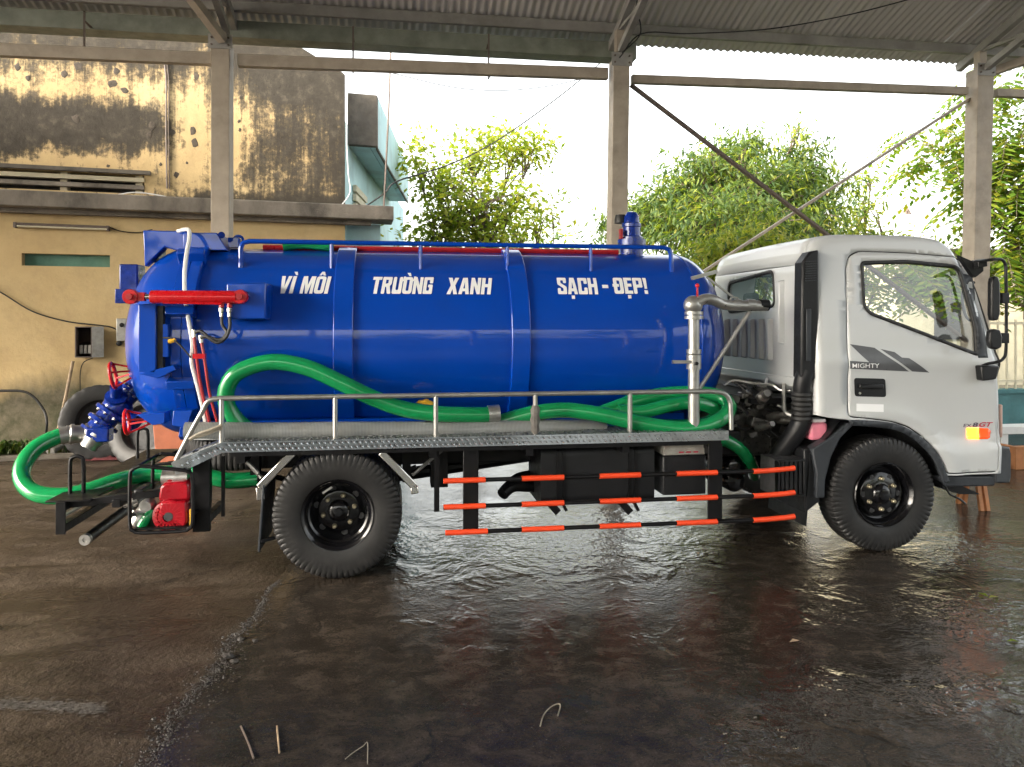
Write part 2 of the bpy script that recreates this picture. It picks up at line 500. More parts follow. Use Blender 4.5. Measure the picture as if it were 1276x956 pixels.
def mat_tyre():
    m, n, l, b = new_mat('tyre_rubber')
    tc = n.new('ShaderNodeTexCoord').outputs['Object']
    c = ramp(n, l, noise(n, l, tc, 7, 8, .65), [(.35, (.011, .011, .0115)), (.75, (.026, .025, .0245))])
    l.new(c, b.inputs['Base Color'])
    b.inputs['Roughness'].default_value = .5; b.inputs['Specular IOR Level'].default_value = .35
    bump(n, l, noise(n, l, tc, 120, 3), .12, .004, b)
    return m
M['tyre'] = mat_tyre()
def mat_hose():
    m, n, l, b = new_mat('green_hose')
    tc = n.new('ShaderNodeTexCoord').outputs['Object']
    c = ramp(n, l, noise(n, l, tc, 5, 5), [(.35, (.004, .19, .055)), (.7, (.008, .28, .085))])
    d = ramp(n, l, noise(n, l, tc, 9, 8, .7), [(.66, 0.), (.72, .6)])
    sc_ = ramp(n, l, noise(n, l, mapping(n, l, tc, (1, 1, 4)), 14, 6, .7), [(.58, 0.), (.75, .30)])
    l.new(mixc(n, l, sc_, mixc(n, l, d, c, (.16, .2, .1)), (.03, .10, .05)), b.inputs['Base Color'])
    b.inputs['Roughness'].default_value = .2
    b.inputs['Coat Weight'].default_value = .4
    return m
M['hose'] = mat_hose()
def mat_clear():
    m, n, l, b = new_mat('clear_ribbed_hose')
    tc = n.new('ShaderNodeTexCoord').outputs['Object']
    w = n.new('ShaderNodeTexWave'); w.inputs['Scale'].default_value = 34; w.inputs['Distortion'].default_value = .3
    l.new(mapping(n, l, tc, (1, .08, .08)), w.inputs[0])
    c = ramp(n, l, w.outputs['Fac'], [(.2, (.20, .215, .215)), (.8, (.34, .35, .345))])
    l.new(mixc(n, l, ramp(n, l, noise(n, l, tc, 6, 5), [(.4, 0.), (.7, .5)]), c, (.25, .24, .21)), b.inputs['Base Color'])
    b.inputs['Roughness'].default_value = .16
    b.inputs['Transmission Weight'].default_value = .25
    bump(n, l, w.outputs['Fac'], .25, .004, b)
    return m
M['clear'] = mat_clear()
def mat_glass():
    m, n, l, b = new_mat('window_glass')
    n.remove(b)
    out = n['Material Output']
    tr = n.new('ShaderNodeBsdfTransparent'); tr.inputs[0].default_value = (.88, .91, .90, 1)
    gl = n.new('ShaderNodeBsdfGlossy'); gl.inputs['Roughness'].default_value = .01
    fr = n.new('ShaderNodeLayerWeight'); fr.inputs[0].default_value = .5
    fp = mathn(n, l, 'MULTIPLY_ADD', mathn(n, l, 'POWER', fr.outputs['Facing'], 4.0), .8, .11)
    mx = n.new('ShaderNodeMixShader')
    l.new(fp, mx.inputs[0]); l.new(tr.outputs[0], mx.inputs[1]); l.new(gl.outputs[0], mx.inputs[2]); l.new(mx.outputs[0], out.inputs[0])
    return m
M['glass'] = mat_glass()
def mat_emit(name, col, s):
    m, n, l, b = new_mat(name)
    b.inputs['Base Color'].default_value = (*col, 1); b.inputs['Roughness'].default_value = .15
    b.inputs['Emission Color'].default_value = (*col, 1); b.inputs['Emission Strength'].default_value = s
    return m
M['amber_lit'] = mat_emit('lit_amber_lens', (1, .24, .012), 1.7)
M['amber'] = mat_emit('amber_lens', (.70, .07, .01), .15)
M['pinkish'] = simple('painted_lamp_reflection', (.62, .40, .33), .3, 0, .1)  # pink stands in for the reflection of an orange light
M['redlens'] = mat_emit('red_lens', (.5, .02, .02), 0)

def mat_leaf(name, cols, trans=.45):
    m, n, l, b = new_mat(name)
    g = n.new('ShaderNodeNewGeometry')
    k = len(cols) - 1
    c = ramp(n, l, g.outputs['Random Per Island'], [(i / k, cc) for i, cc in enumerate(cols)])
    l.new(c, b.inputs['Base Color']); b.inputs['Roughness'].default_value = .5
    b.inputs['Specular IOR Level'].default_value = .3
    t = n.new('ShaderNodeBsdfTranslucent')
    l.new(mixc(n, l, 1, c, (1.5, 1.5, .6), 'MULTIPLY'), t.inputs[0])
    mx = n.new('ShaderNodeMixShader'); mx.inputs[0].default_value = trans
    l.new(b.outputs[0], mx.inputs[1]); l.new(t.outputs[0], mx.inputs[2]); l.new(mx.outputs[0], n['Material Output'].inputs[0])
    return m
M['leaf_mid'] = mat_leaf('leaf_mango', [(.045, .085, .035), (.075, .13, .045), (.12, .18, .055), (.18, .22, .055)], .5)
M['leaf_lime'] = mat_leaf('leaf_lime', [(.13, .19, .025), (.20, .27, .04), (.28, .33, .06), (.36, .34, .08)], .6)
M['leaf_flush'] = mat_leaf('leaf_young_flush', [(.10, .17, .02), (.22, .27, .04), (.32, .31, .07), (.17, .24, .03)], .5)
M['leaf_frond'] = mat_leaf('leaf_frond', [(.06, .13, .02), (.11, .19, .025), (.17, .24, .03), (.28, .26, .03)], .6)
M['weed'] = mat_leaf('weed_leaf', [(.03, .06, .015), (.05, .09, .02), (.09, .10, .04)], .3)

def mat_plaster():
    """old cream plaster: black mould from the parapet down, peeled and damp patches"""
    m, n, l, b = new_mat('stained_cream_plaster')
    p = pos(n)
    sx = n.new('ShaderNodeSeparateXYZ'); l.new(p, sx.inputs[0]); z = sx.outputs[2]; x = sx.outputs[0]
    base = ramp(n, l, noise(n, l, p, .9, 8, .6), [(.25, (.44, .31, .15)), (.55, (.56, .415, .21)), (.8, (.62, .485, .275))])
    # fine soiling
    base = mixc(n, l, ramp(n, l, noise(n, l, p, 5, 9, .75), [(.45, 0.), (.8, .35)]), base, (.24, .17, .10))
    streak = noise(n, l, mapping(n, l, p, (3.2, 3.2, .22)), 2.2, 8, .7)
    blot = noise(n, l, p, .75, 9, .62, .4)
    fine = noise(n, l, p, 6, 6, .7)
    # soot and mould by place: under the parapet, a damp patch by the far bay, the weathered free corner
    def band(v, lo, hi, soft):
        a = ramp(n, l, mathn(n, l, 'MULTIPLY_ADD', v, .1, 1.0), [(max(0, .1*(lo - soft) + 1), 0.), (.1*lo + 1, 1.)]) if False else None
        m1 = n.new('ShaderNodeMapRange'); m1.inputs[1].default_value = lo - soft; m1.inputs[2].default_value = lo + soft; l.new(v, m1.inputs[0])
        m2 = n.new('ShaderNodeMapRange'); m2.inputs[1].default_value = hi - soft; m2.inputs[2].default_value = hi + soft; m2.inputs[3].default_value = 1; m2.inputs[4].default_value = 0; l.new(v, m2.inputs[0])
        return mathn(n, l, 'MULTIPLY', m1.outputs[0], m2.outputs[0])
    wob = mathn(n, l, 'MULTIPLY_ADD', blot, 1.6, -.8)
    zw = mathn(n, l, 'ADD', z, mathn(n, l, 'MULTIPLY', wob, .55)); xw = mathn(n, l, 'ADD', x, wob)
    top = band(z, 4.95, 9, .35)
    damp = mathn(n, l, 'MULTIPLY', band(zw, 3.86, 4.52, .14), band(xw, -9, -2.9, .35))
    corner = mathn(n, l, 'MULTIPLY', band(xw, -1.75, 3, .45), band(z, 3.2, 9, .1))
    lip = mathn(n, l, 'MULTIPLY', band(z, 3.2, 3.42, .10), band(xw, -2.6, 3, .5))
    wash = band(z, 3.2, 9, .1)
    s = mathn(n, l, 'ADD', mathn(n, l, 'MULTIPLY', streak, .75), mathn(n, l, 'MULTIPLY', blot, .55))
    s = mathn(n, l, 'ADD', mathn(n, l, 'MULTIPLY_ADD', fine, .45, -.225), s)
    for wgt, k in ((top, .30), (damp, .46), (corner, .25), (lip, .26), (wash, .05)):
        s = mathn(n, l, 'ADD', s, mathn(n, l, 'MULTIPLY', wgt, k))
    s = mathn(n, l, 'ADD', s, mathn(n, l, 'MULTIPLY_ADD', noise(n, l, p, 17, 6, .75), .50, -.25))
    s = mathn(n, l, 'ADD', s, mathn(n, l, 'MULTIPLY_ADD', wash, .16, -.16))
    mould = ramp(n, l, s, [(.72, 0.), (.80, .5), (.88, .88), (.98, .97)])
    col = mixc(n, l, mould, base, ramp(n, l, fine, [(.32, (.014, .013, .011)), (.55, (.034, .030, .024)), (.72, (.085, .072, .055))]))
    # splashed and mossy foot of the wall
    foot = ramp(n, l, mathn(n, l, 'ADD', z, mathn(n, l, 'MULTIPLY', blot, -1.3)), [(.0, .95), (.30, .0)])
    col = mixc(n, l, foot, col, ramp(n, l, fine, [(.35, (.035, .045, .02)), (.65, (.14, .12, .085))]))
    l.new(col, b.inputs['Base Color']); b.inputs['Roughness'].default_value = .9
    bump(n, l, mathn(n, l, 'ADD', noise(n, l, p, 9, 9, .65), mathn(n, l, 'MULTIPLY', mould, .4)), .45, .02, b)
    return m
M['plaster'] = mat_plaster()

def mat_ledge():
    m, n, l, b = new_mat('ledge_concrete')
    p = pos(n)
    c = ramp(n, l, noise(n, l, mapping(n, l, p, (1, 1, .5)), 2.2, 9, .65), [(.3, (.07, .062, .052)), (.5, (.19, .165, .135)), (.75, (.30, .265, .22))])
    l.new(c, b.inputs['Base Color']); b.inputs['Roughness'].default_value = .9
    bump(n, l, noise(n, l, p, 14, 8, .7), .6, .02, b)
    return m
M['ledge'] = mat_ledge()

HOLLOWS = [(*gnd(a_, b_)[:2], rx, ry, dp) for a_, b_, rx, ry, dp in ((700, 645, 1.9, .7, .11), (1150, 790, .9, .35, .10), (1190, 700, .7, .5, .15), (1240, 660, 1.3, 1.0, .15), (1000, 835, 1.0, .25, .07))]
PITS = [(*gnd(a_, b_)[:2], rx, ry) for a_, b_, rx, ry in ((940, 925, .32, .26), (690, 670, 1.6, .9), (1190, 760, .9, .5), (1100, 860, .9, .3), (1215, 690, .7, .6))]
RELIEF = (.0105, .016, .009)
def mat_ground():
    """wet, oily old concrete: water stands in the hollows, the slab by the wall is drier"""
    m, n, l, b = new_mat('wet_yard_concrete')
    p = pos(n)
    sx = n.new('ShaderNodeSeparateXYZ'); l.new(p, sx.inputs[0]); x, y = sx.outputs[0], sx.outputs[1]
    h1 = noise(n, l, p, .85, 8, .58, .35)
    h2 = noise(n, l, mapping(n, l, p, (1, 1.25, 1), (0, 0, .4)), 6.5, 7, .72, .5)
    grain = noise(n, l, p, 95, 3, .65)
    big = noise(n, l, p, .42, 4, .5, .3)
    # cracks: edges of large distorted cells, broken up
    dv = n.new('ShaderNodeVectorMath'); dv.operation = 'MULTIPLY_ADD'
    nz = n.new('ShaderNodeTexNoise'); nz.inputs['Scale'].default_value = 1.6; nz.inputs['Detail'].default_value = 7; l.new(p, nz.inputs['Vector'])
    l.new(nz.outputs['Color'], dv.inputs[0]); dv.inputs[1].default_value = (.9, .9, 0); l.new(p, dv.inputs[2])
    vo = n.new('ShaderNodeTexVoronoi'); vo.feature = 'DISTANCE_TO_EDGE'; vo.inputs['Scale'].default_value = .62; l.new(dv.outputs[0], vo.inputs['Vector'])
    crack = ramp(n, l, vo.outputs['Distance'], [(.0, 1.), (.010, 0.)])
    crack = mathn(n, l, 'MULTIPLY', crack, ramp(n, l, noise(n, l, p, 1.1, 3), [(.47, 0.), (.56, 1.)]))
    # construction joint in plan: yard side wet, wall side drier
    side = mathn(n, l, 'ADD', mathn(n, l, 'MULTIPLY_ADD', y, -.095, x), .377)
    side0 = ramp(n, l, mathn(n, l, 'MULTIPLY_ADD', side, .9, .5), [(.46, 1.), (.53, 0.)])
    side = mathn(n, l, 'ADD', side, mathn(n, l, 'MULTIPLY_ADD', h2, .22, -.11))
    yard = ramp(n, l, mathn(n, l, 'MULTIPLY_ADD', side, .9, .5), [(.46, 0.), (.53, 1.)])
    H = mathn(n, l, 'ADD', mathn(n, l, 'MULTIPLY_ADD', h1, .75, .14), mathn(n, l, 'MULTIPLY', h2, .26))
    H = mathn(n, l, 'ADD', H, mathn(n, l, 'MULTIPLY', crack, -.10))
    H = mathn(n, l, 'ADD', H, mathn(n, l, 'MULTIPLY_ADD', yard, -.13, .13))
    H = mathn(n, l, 'ADD', H, mathn(n, l, 'MULTIPLY_ADD', big, -.10, .05))
    # worn hollows of the slab where rinse water collects
    for (hx, hy, rx, ry, dp) in HOLLOWS:
        vm = n.new('ShaderNodeVectorMath'); vm.operation = 'SUBTRACT'; l.new(p, vm.inputs[0]); vm.inputs[1].default_value = (hx, hy, 0)
        vs2 = n.new('ShaderNodeVectorMath'); vs2.operation = 'MULTIPLY'; l.new(vm.outputs[0], vs2.inputs[0]); vs2.inputs[1].default_value = (1 / rx, 1 / ry, 0)
        ln = n.new('ShaderNodeVectorMath'); ln.operation = 'LENGTH'; l.new(vs2.outputs[0], ln.inputs[0])
        mr = n.new('ShaderNodeMapRange'); mr.interpolation_type = 'SMOOTHSTEP'; mr.inputs[1].default_value = .1; mr.inputs[2].default_value = 1.0; mr.inputs[3].default_value = -dp; mr.inputs[4].default_value = 0; l.new(ln.outputs['Value'], mr.inputs[0])
        H = mathn(n, l, 'ADD', H, mr.outputs[0])
    LV = .535
    water = ramp(n, l, H, [(LV - .012, 1.), (LV + .018, 0.)])
    damp = ramp(n, l, H, [(LV, 1.), (LV + .16, 0.)])
    # colour
    tone = mathn(n, l, 'ADD', mathn(n, l, 'MULTIPLY', h2, .65), mathn(n, l, 'MULTIPLY', grain, .35))
    smear = noise(n, l, mapping(n, l, p, (.8, 2.4, 1), (0, 0, .2)), 1.3, 9, .68, .6)
    dry = ramp(n, l, mathn(n, l, 'ADD', mathn(n, l, 'MULTIPLY', tone, .45), mathn(n, l, 'MULTIPLY', smear, .55)), [(.33, (.010, .0072, .005)), (.48, (.034, .025, .018)), (.64, (.095, .074, .056))])
    wet = ramp(n, l, tone, [(.32, (.014, .0105, .0075)), (.5, (.036, .028, .021)), (.68, (.088, .071, .056))])
    col = mixc(n, l, yard, dry, wet)
    col = mixc(n, l, mathn(n, l, 'MULTIPLY', damp, .55), col, (.014, .0115, .0095))
    col = mixc(n, l, ramp(n, l, noise(n, l, p, 1.9, 6, .6), [(.60, 0.), (.70, .45)]), col, (.014, .011, .009))
    col = mixc(n, l, mathn(n, l, 'MULTIPLY', crack, .8), col, (.008, .007, .006))
    col = mixc(n, l, ramp(n, l, noise(n, l, p, 130, 2, .5), [(.66, 0.), (.72, .5)]), col, (.17, .15, .13))
    l.new(col, b.inputs['Base Color'])
    rdamp = ramp(n, l, mathn(n, l, 'ADD', mathn(n, l, 'MULTIPLY', grain, .4), mathn(n, l, 'MULTIPLY', h2, .6)), [(.38, .09), (.62, .27)])
    rdry = ramp(n, l, mathn(n, l, 'ADD', mathn(n, l, 'MULTIPLY', smear, .5), mathn(n, l, 'MULTIPLY', h1, .5)), [(.38, .14), (.56, .50)])
    r1 = n.new('ShaderNodeMixRGB'); l.new(yard, r1.inputs[0]); l.new(rdry, r1.inputs[1]); l.new(rdamp, r1.inputs[2])
    r2 = n.new('ShaderNodeMixRGB'); l.new(water, r2.inputs[0]); l.new(r1.outputs[0], r2.inputs[1]); r2.inputs[2].default_value = (.04, .04, .04, 1)
    l.new(r2.outputs[0], b.inputs['Roughness'])
    # scoured patches: pitted aggregate under a film of water, which glints
    pit = None
    for (hx, hy, rx, ry) in PITS:
        vm = n.new('ShaderNodeVectorMath'); vm.operation = 'SUBTRACT'; l.new(p, vm.inputs[0]); vm.inputs[1].default_value = (hx, hy, 0)
        vs2 = n.new('ShaderNodeVectorMath'); vs2.operation = 'MULTIPLY'; l.new(vm.outputs[0], vs2.inputs[0]); vs2.inputs[1].default_value = (1 / rx, 1 / ry, 0)
        ln = n.new('ShaderNodeVectorMath'); ln.operation = 'LENGTH'; l.new(vs2.outputs[0], ln.inputs[0])
        mr = n.new('ShaderNodeMapRange'); mr.interpolation_type = 'SMOOTHSTEP'; mr.inputs[1].default_value = .0; mr.inputs[2].default_value = 1.5; mr.inputs[3].default_value = 1; mr.inputs[4].default_value = 0; l.new(ln.outputs['Value'], mr.inputs[0])
        pit = mr.outputs[0] if pit is None else mathn(n, l, 'MAXIMUM', pit, mr.outputs[0])
    pit = ramp(n, l, mathn(n, l, 'ADD', mathn(n, l, 'MULTIPLY', pit, .60), mathn(n, l, 'MULTIPLY', noise(n, l, p, 3.2, 3, .6, .6), .9)), [(.50, 0.), (.95, 1.)])
    r3 = n.new('ShaderNodeMixRGB'); l.new(mathn(n, l, 'MULTIPLY', pit, yard), r3.inputs[0]); l.new(r2.outputs[0], r3.inputs[1]); r3.inputs[2].default_value = (.075, .075, .075, 1)
    l.new(r3.outputs[0], b.inputs['Roughness'])
    l.new(mathn(n, l, 'MULTIPLY_ADD', mathn(n, l, 'MAXIMUM', pit, water), .32, .20), b.inputs['Specular IOR Level'])
    # relief in metres; below the finest visible wavelength it stays in the roughness
    def mm(v, k): return mathn(n, l, 'MULTIPLY', v, k)
    hb = mathn(n, l, 'ADD', mm(noise(n, l, mapping(n, l, p, (1, 1.15, 1), (0, 0, .4)), 5.2, 4.5, .58, .15), RELIEF[0]), mm(noise(n, l, p, 1.7, 3, .5, .4), RELIEF[1]))
    hb = mathn(n, l, 'ADD', hb, mathn(n, l, 'MULTIPLY', mm(noise(n, l, p, 21, 2, .5, .3), RELIEF[2]), pit))
    hb = mathn(n, l, 'MULTIPLY', hb, mathn(n, l, 'MULTIPLY_ADD', pit, .65, .35))
    hb = mathn(n, l, 'ADD', hb, mm(noise(n, l, p, 48, 2, .6), .0020))
    hb = mathn(n, l, 'ADD', hb, mathn(n, l, 'MULTIPLY', mm(noise(n, l, p, 26, 4, .7), .010), side0))
    bump(n, l, hb, 1.0, 1.0, b)
    return m
M['ground'] = mat_ground()
def mat_roof():
    m, n, l, b = new_mat('corrugated_sheet')
    p = pos(n)
    c = ramp(n, l, noise(n, l, mapping(n, l, p, (1, .4, 1)), 1.2, 7, .6), [(.3, (.62, .60, .57)), (.7, (.76, .74, .71))])
    l.new(c, b.inputs['Base Color']); b.inputs['Roughness'].default_value = .5; b.inputs['Metallic'].default_value = .25
    return m
M['roof'] = mat_roof()

# ================================================================== SETTING
g = MB().add([(-300,-300,0),(300,-300,0),(300,300,0),(-300,300,0)], [(0,1,2,3)]).build('ground', M['ground'])
structure(g)

# gravelly crumbs along the slab joint and loose grit
def stones(name, pts, mat, seed=1):
    rnd = random.Random(seed); mb = MB()
    for (x, y, s) in pts:
        a = rnd.random() * 6.28
        q = [Vector((math.cos(a + k * 1.57) * s * rnd.uniform(.6, 1.2), math.sin(a + k * 1.57) * s * rnd.uniform(.6, 1.2), -.001)) for k in range(4)]
        t = [v * rnd.uniform(.4, .75) + Vector((0, 0, s * rnd.uniform(.35, .8))) for v in q]
        mb.add([v + Vector((x, y, 0)) for v in q + t], [(4,5,6,7),(0,1,5,4),(1,2,6,5),(2,3,7,6),(3,0,4,7)])
    o = mb.build(name, mat, smooth=False, weld=False)
    o['kind'] = 'stuff'
    return o
rj = random.Random(3)
pts = []
for i in range(2600):
    t = rj.random() ** .8
    y = .05 - 2.75 * t
    w = .022 + .075 * t
    pts.append((-.377 + .095 * y + rj.gauss(0, w * (.35 if rj.random() < .6 else 1)) + .02 * math.sin(y * 9), y, rj.uniform(.002, .007) * (1.6 if rj.random() < .05 else 1)))
o = stones('joint_grit', pts, M['stone'], 5); tag(o, 'grey crumbs of broken concrete along the slab joint', 'gravel')
pts = [(rj.uniform(-2.6, 4.5), rj.uniform(-3.0, .2), rj.uniform(.0015, .004)) for i in range(700)]
o = stones('loose_grit', pts, M['stone'], 9); tag(o, 'fine grit scattered over the wet yard floor', 'gravel')
# larger lumps one can pick out on the joint
for k, (px, py, s) in enumerate([(284, 820, .03), (292, 826, .022), (300, 798, .02), (318, 800, .018)]):
    p = gnd(px, py); rnd = random.Random(k)
    mb = MB().ball((0, 0, 0), (s, s * .7, s * .5), 7, 5)
    mb.v = [v * rnd.uniform(.75, 1.2) + Vector((p.x, p.y, s * .35)) for v in mb.v]
    tag(mb.build('concrete_lump', M['stone'], smooth=False), ['largest pale lump of broken concrete on the slab joint', 'smaller pale lump touching the largest one on the joint', 'flat pale lump on the wet side of the joint', 'smallest pale lump lying clear of the joint'][k], 'stone', 'lumps on the slab joint')
# faint lime mark across the dry slab
poly = []
a, b_ = gnd(-40, 876), gnd(128, 886)
mb = MB(); rm = random.Random(4)
for i in range(900):
    t = rm.random(); p = a.lerp(b_, t); s = rm.uniform(.002, .007)
    p = p + Vector((rm.gauss(0, .012), rm.gauss(0, .022), i * 8e-6))
    mb.add([p + Vector((-s*2, -s*.5, .004)), p + Vector((s*2, -s*.4, .004)), p + Vector((s*1.6, s*.6, .004)), p + Vector((-s*1.4, s*.5, .004))], [(0,1,2,3)])
o = mb.build('lime_mark', M['paleline'], weld=False); o['kind'] = 'stuff'; tag(o, 'worn pale streak across the dry brown slab', 'marking')
# straws lying about, then two rod reflections modelled as sticks
def straw(pts, r, label, mat='straw'):
    P = smooth_path([gnd(x, y, r) for x, y in pts], 6)
    return tag(MB().tube(P, r, 5).build('straw', M[mat]), label, 'straw')
straw([(673, 905), (678, 890), (688, 880), (698, 878), (695, 892)], .003, 'bent pale straw lying alone on the wet concrete')
straw([(430, 946), (440, 938), (452, 930), (458, 926), (458, 952)], .002, 'tangled pale string on the concrete before the tanker')
straw([(300, 905), (309, 925), (316, 945)], .004, 'thin dark stick standing in for a rod reflection beside the slab joint', 'brown')  # solid stick drawn for a rod's reflection in the wet floor
straw([(345, 905), (348, 938)], .004, 'short pale stick standing in for a rod reflection near the slab joint', 'wood')  # second rod reflection, also drawn as a solid stick

# ------------------------------------------------------------------ open shed
shed = thing('open_shed', 'open steel shed with grey columns and corrugated roof over the tanker', 'shed', (3, 3.8, 0))
CY_ = 3.8
def column(pl, pr_, ztop, lean, y=CY_):
    x0, x1 = (at(pl, 100, y).x, at(pr_, 100, y).x)
    mb = MB().box((x0, y, 0), (x1, y + .22, ztop))
    for v in mb.v: v.x -= lean * (4.5 - v.z) if v.z < 4.5 else 0
    return mb.build('column', M['shedpaint'], shed, bevel=.006), x0, x1
c1, c1a, c1b = column(263, 286, 4.82, .002)
c2, c2a, c2b = column(765, 785, 4.86, .016)
c3, c3a, c3b = column(1219, 1239, 4.98, .026)
for xx in (-6.4, -11.1):
    MB().box((xx, CY_, 0), (xx + .2, CY_ + .22, 4.82)).build('column', M['shedpaint'], shed, bevel=.006)
for xx in (-11.1, -6.4, -1.6, 3.1, 8.0):
    MB().box((xx, -14.6, 0), (xx + .2, -14.38, 4.9)).build('column', M['shedpaint'], shed, bevel=.006)
# ties between the columns
def beam_px(p0, p1, h, name='tie_beam', mat='shedpaint', y=CY_ + .11, w=.09):
    a, b_ = at(p0[0], p0[1], y), at(p1[0], p1[1], y)
    return MB().bar(a, b_, w, h).build(name, M[mat], shed, bevel=.004)
beam_px((-300, 50), (264, 74), .135)
beam_px((297, 76), (757, 92.5), .135)
beam_px((787, 99), (1204, 114), .10)
beam_px((1240, 116), (1330, 120), .10)
# crossed bracing rods
y = CY_ + .10
MB().bar(at(786, 106, y), at(1030, 292, y) + (at(1030, 292, y) - at(786, 106, y)) * .9, .03, .075, (0, 1, 0)).build('brace', M['brown'], shed)
MB().bar(at(1210, 122, y + .06), at(868, 344, y + .06) + (at(868, 344, y + .06) - at(1210, 122, y + .06)) * .25, .03, .075, (0, 1, 0)).build('brace', M['shedpaint'], shed)
# gutter along the left bays
a, b_ = at(-350, 30, 4.36), at(795, 85, 4.36)
zb = 5.02
MB().box((at(-420, 60, 4.25).x, 4.25, zb), (at(793, 60, 4.25).x, 4.50, zb + .03)).box((at(-420, 60, 4.25).x, 4.25, zb + .03), (at(793, 60, 4.25).x, 4.28, zb + .20)).box((at(-420, 60, 4.25).x, 4.47, zb + .03), (at(793, 60, 4.25).x, 4.50, zb + .20)).build('gutter', M['shedgreen'], shed)
for px in (105, 440, 609):
    p = at(px, 70, 4.05)
    MB().bar((p.x, 4.05, 4.60), (p.x, 4.05, 5.15), .02, .012).bar((p.x, 4.05, 4.62), (p.x, 3.92, 4.62), .02, .012).bar((p.x, 4.05, 5.04), (p.x, 4.27, 5.04), .02, .012).build('hanger', M['brown'], shed)
# roof planes
EY, EZ, SL = 4.45, 5.29, .30
RY = -5.2
RZ = EZ + SL * (EY - RY)
def rz(y): return EZ + SL * (EY - y) if y > RY else RZ - SL * (RY - y)
# purlins under the sheets
for i, yy in enumerate((4.08, 3.05, 2.0, .9, -.2, -1.3, -2.3, -3.4, -4.5, -5.6, -6.7, -7.8, -8.9, -10.0, -11.0, -12.0, -13.0, -14.0, -14.7)):
    zz = rz(yy) - .085
    MB().box((-14.4, yy - .03, zz - .06), (9.48, yy + .03, zz + .06)).build('purlin', M['shedsteel'], shed)
# rafters at each frame: a pair of chords with lacing
def rafter(x, bottom=True):
    for s in (1, -1):
        ya, yb = (4.3, RY) if s == 1 else (-14.8, RY)
        yc = 3.9 if s == 1 else -14.6
        MB().bar((x, ya, rz(ya) - .20), (x, yb, rz(yb) - .20), .08, .10).build('rafter', M['shedsteel'], shed)
        MB().bar((x, yc, rz(yc) - .50), (x, yb, rz(yb) - .62), .07, .08).build('rafter_chord', M['shedsteel'], shed)
        n_ = 6
        for k in range(n_):
            t0, t1 = k / n_, (k + .5) / n_
            p = Vector((x, yc, rz(yc) - .22)).lerp(Vector((x, yb, rz(yb) - .22)), t0)
            q = Vector((x, yc, rz(yc) - .48)).lerp(Vector((x, yb, rz(yb) - .60)), t1)
            MB().bar(p, q, .04, .04).build('lacing', M['shedsteel'], shed)
for x in ((c1a + c1b) / 2 + .05, (c2a + c2b) / 2, (c3a + c3b) / 2, -6.3, -11.0): rafter(x)
# stub posts on the column heads
for (xa, xb, zt) in ((c1a, c1b, 4.82), (c2a, c2b, 4.86), (c3a, c3b, 4.98)):
    xm = (xa + xb) / 2
    MB().box((xm - .13, CY_ - .012, zt - .10), (xm + .13, CY_ - .002, zt + .06)).build('gusset_plate', M['shedsteel'], shed)
    for bx in (-.09, .09):
        for bz in (-.06, .02): MB().lathe([(.0, -.012), (.012, -.012), (.012, 0), (0, 0)], (xm + bx, CY_ - .012, zt + bz), (0, 1, 0), 6).build('bolt', M['brown'], shed)
    MB().box((xm - .05, CY_ + .05, zt - .02), (xm + .05, CY_ + .16, 5.22)).build('stub_post', M['shedpaint'], shed)
# knee brace from the column head towards the yard
MB().bar(at(278, 50, 3.79), at(278, 50, 3.79) + Vector((-.62, -1.3, .75)), .09, .09).build('knee_brace', M['shedpaint'], shed)
MB().bar(at(1236, 90, 3.86), at(1236, 90, 3.86) + Vector((1.2, -.9, .40)), .10, .10).build('knee_brace', M['shedpaint'], shed)
# corrugated sheets
PITCH = .095
def sheet_mesh(k, y0, y1):
    n_, per = 10, 6
    mb = MB(); W = n_ * PITCH
    rows = 4
    for j in range(rows + 1):
        yy = y0 + (y1 - y0) * j / rows
        for i in range(n_ * per + 2):
            x = i / per * PITCH
            mb.v.append(Vector((x, yy, rz(yy) + .012 * math.sin(2 * math.pi * i / per))))
    m_ = n_ * per + 2
    for j in range(rows):
        for i in range(m_ - 1):
            mb.f.append((j*m_+i, j*m_+i+1, (j+1)*m_+i+1, (j+1)*m_+i))
    return mb.mesh('roof_sheet', M['roof'], ang=80, weld=False)
s1, s2 = sheet_mesh(0, EY + .05, RY), sheet_mesh(1, RY, -15.0)  # unseen near slope and left end drawn long to cut light on truck
for k in range(-15, 10):
    for me, dz in ((s1, 0), (s2, 0)):
        o = link('roof_sheet', me, shed, (k * 10 * PITCH, 0, .004 * (k % 2)))
MB().box((-14.4, RY - .2, RZ + .015), (9.5, RY + .2, RZ + .03)).build('ridge_cap', M['roof'], shed)
# drooping cable under the roof
P = smooth_path([at(772, 72, 3.75), at(800, 42, 3.7), at(860, 42, 3.7), at(960, 36, 3.6), at(1060, 18, 3.4), at(1160, -8, 3.2)], 6)
tag(MB().tube(P, .008, 6).build('cable', M['rubber']), 'thin black cable slung under the corrugated roof sheets', 'cable')
P = smooth_path([at(795, -6, 3.5), at(793, 12, 3.6), at(798, 30, 3.68), at(796, 46, 3.7), at(775, 66, 3.75)], 6)
tag(MB().tube(P, .008, 6).build('cable', M['rubber']), 'black cable hanging down beside the truss at the middle column', 'cable')

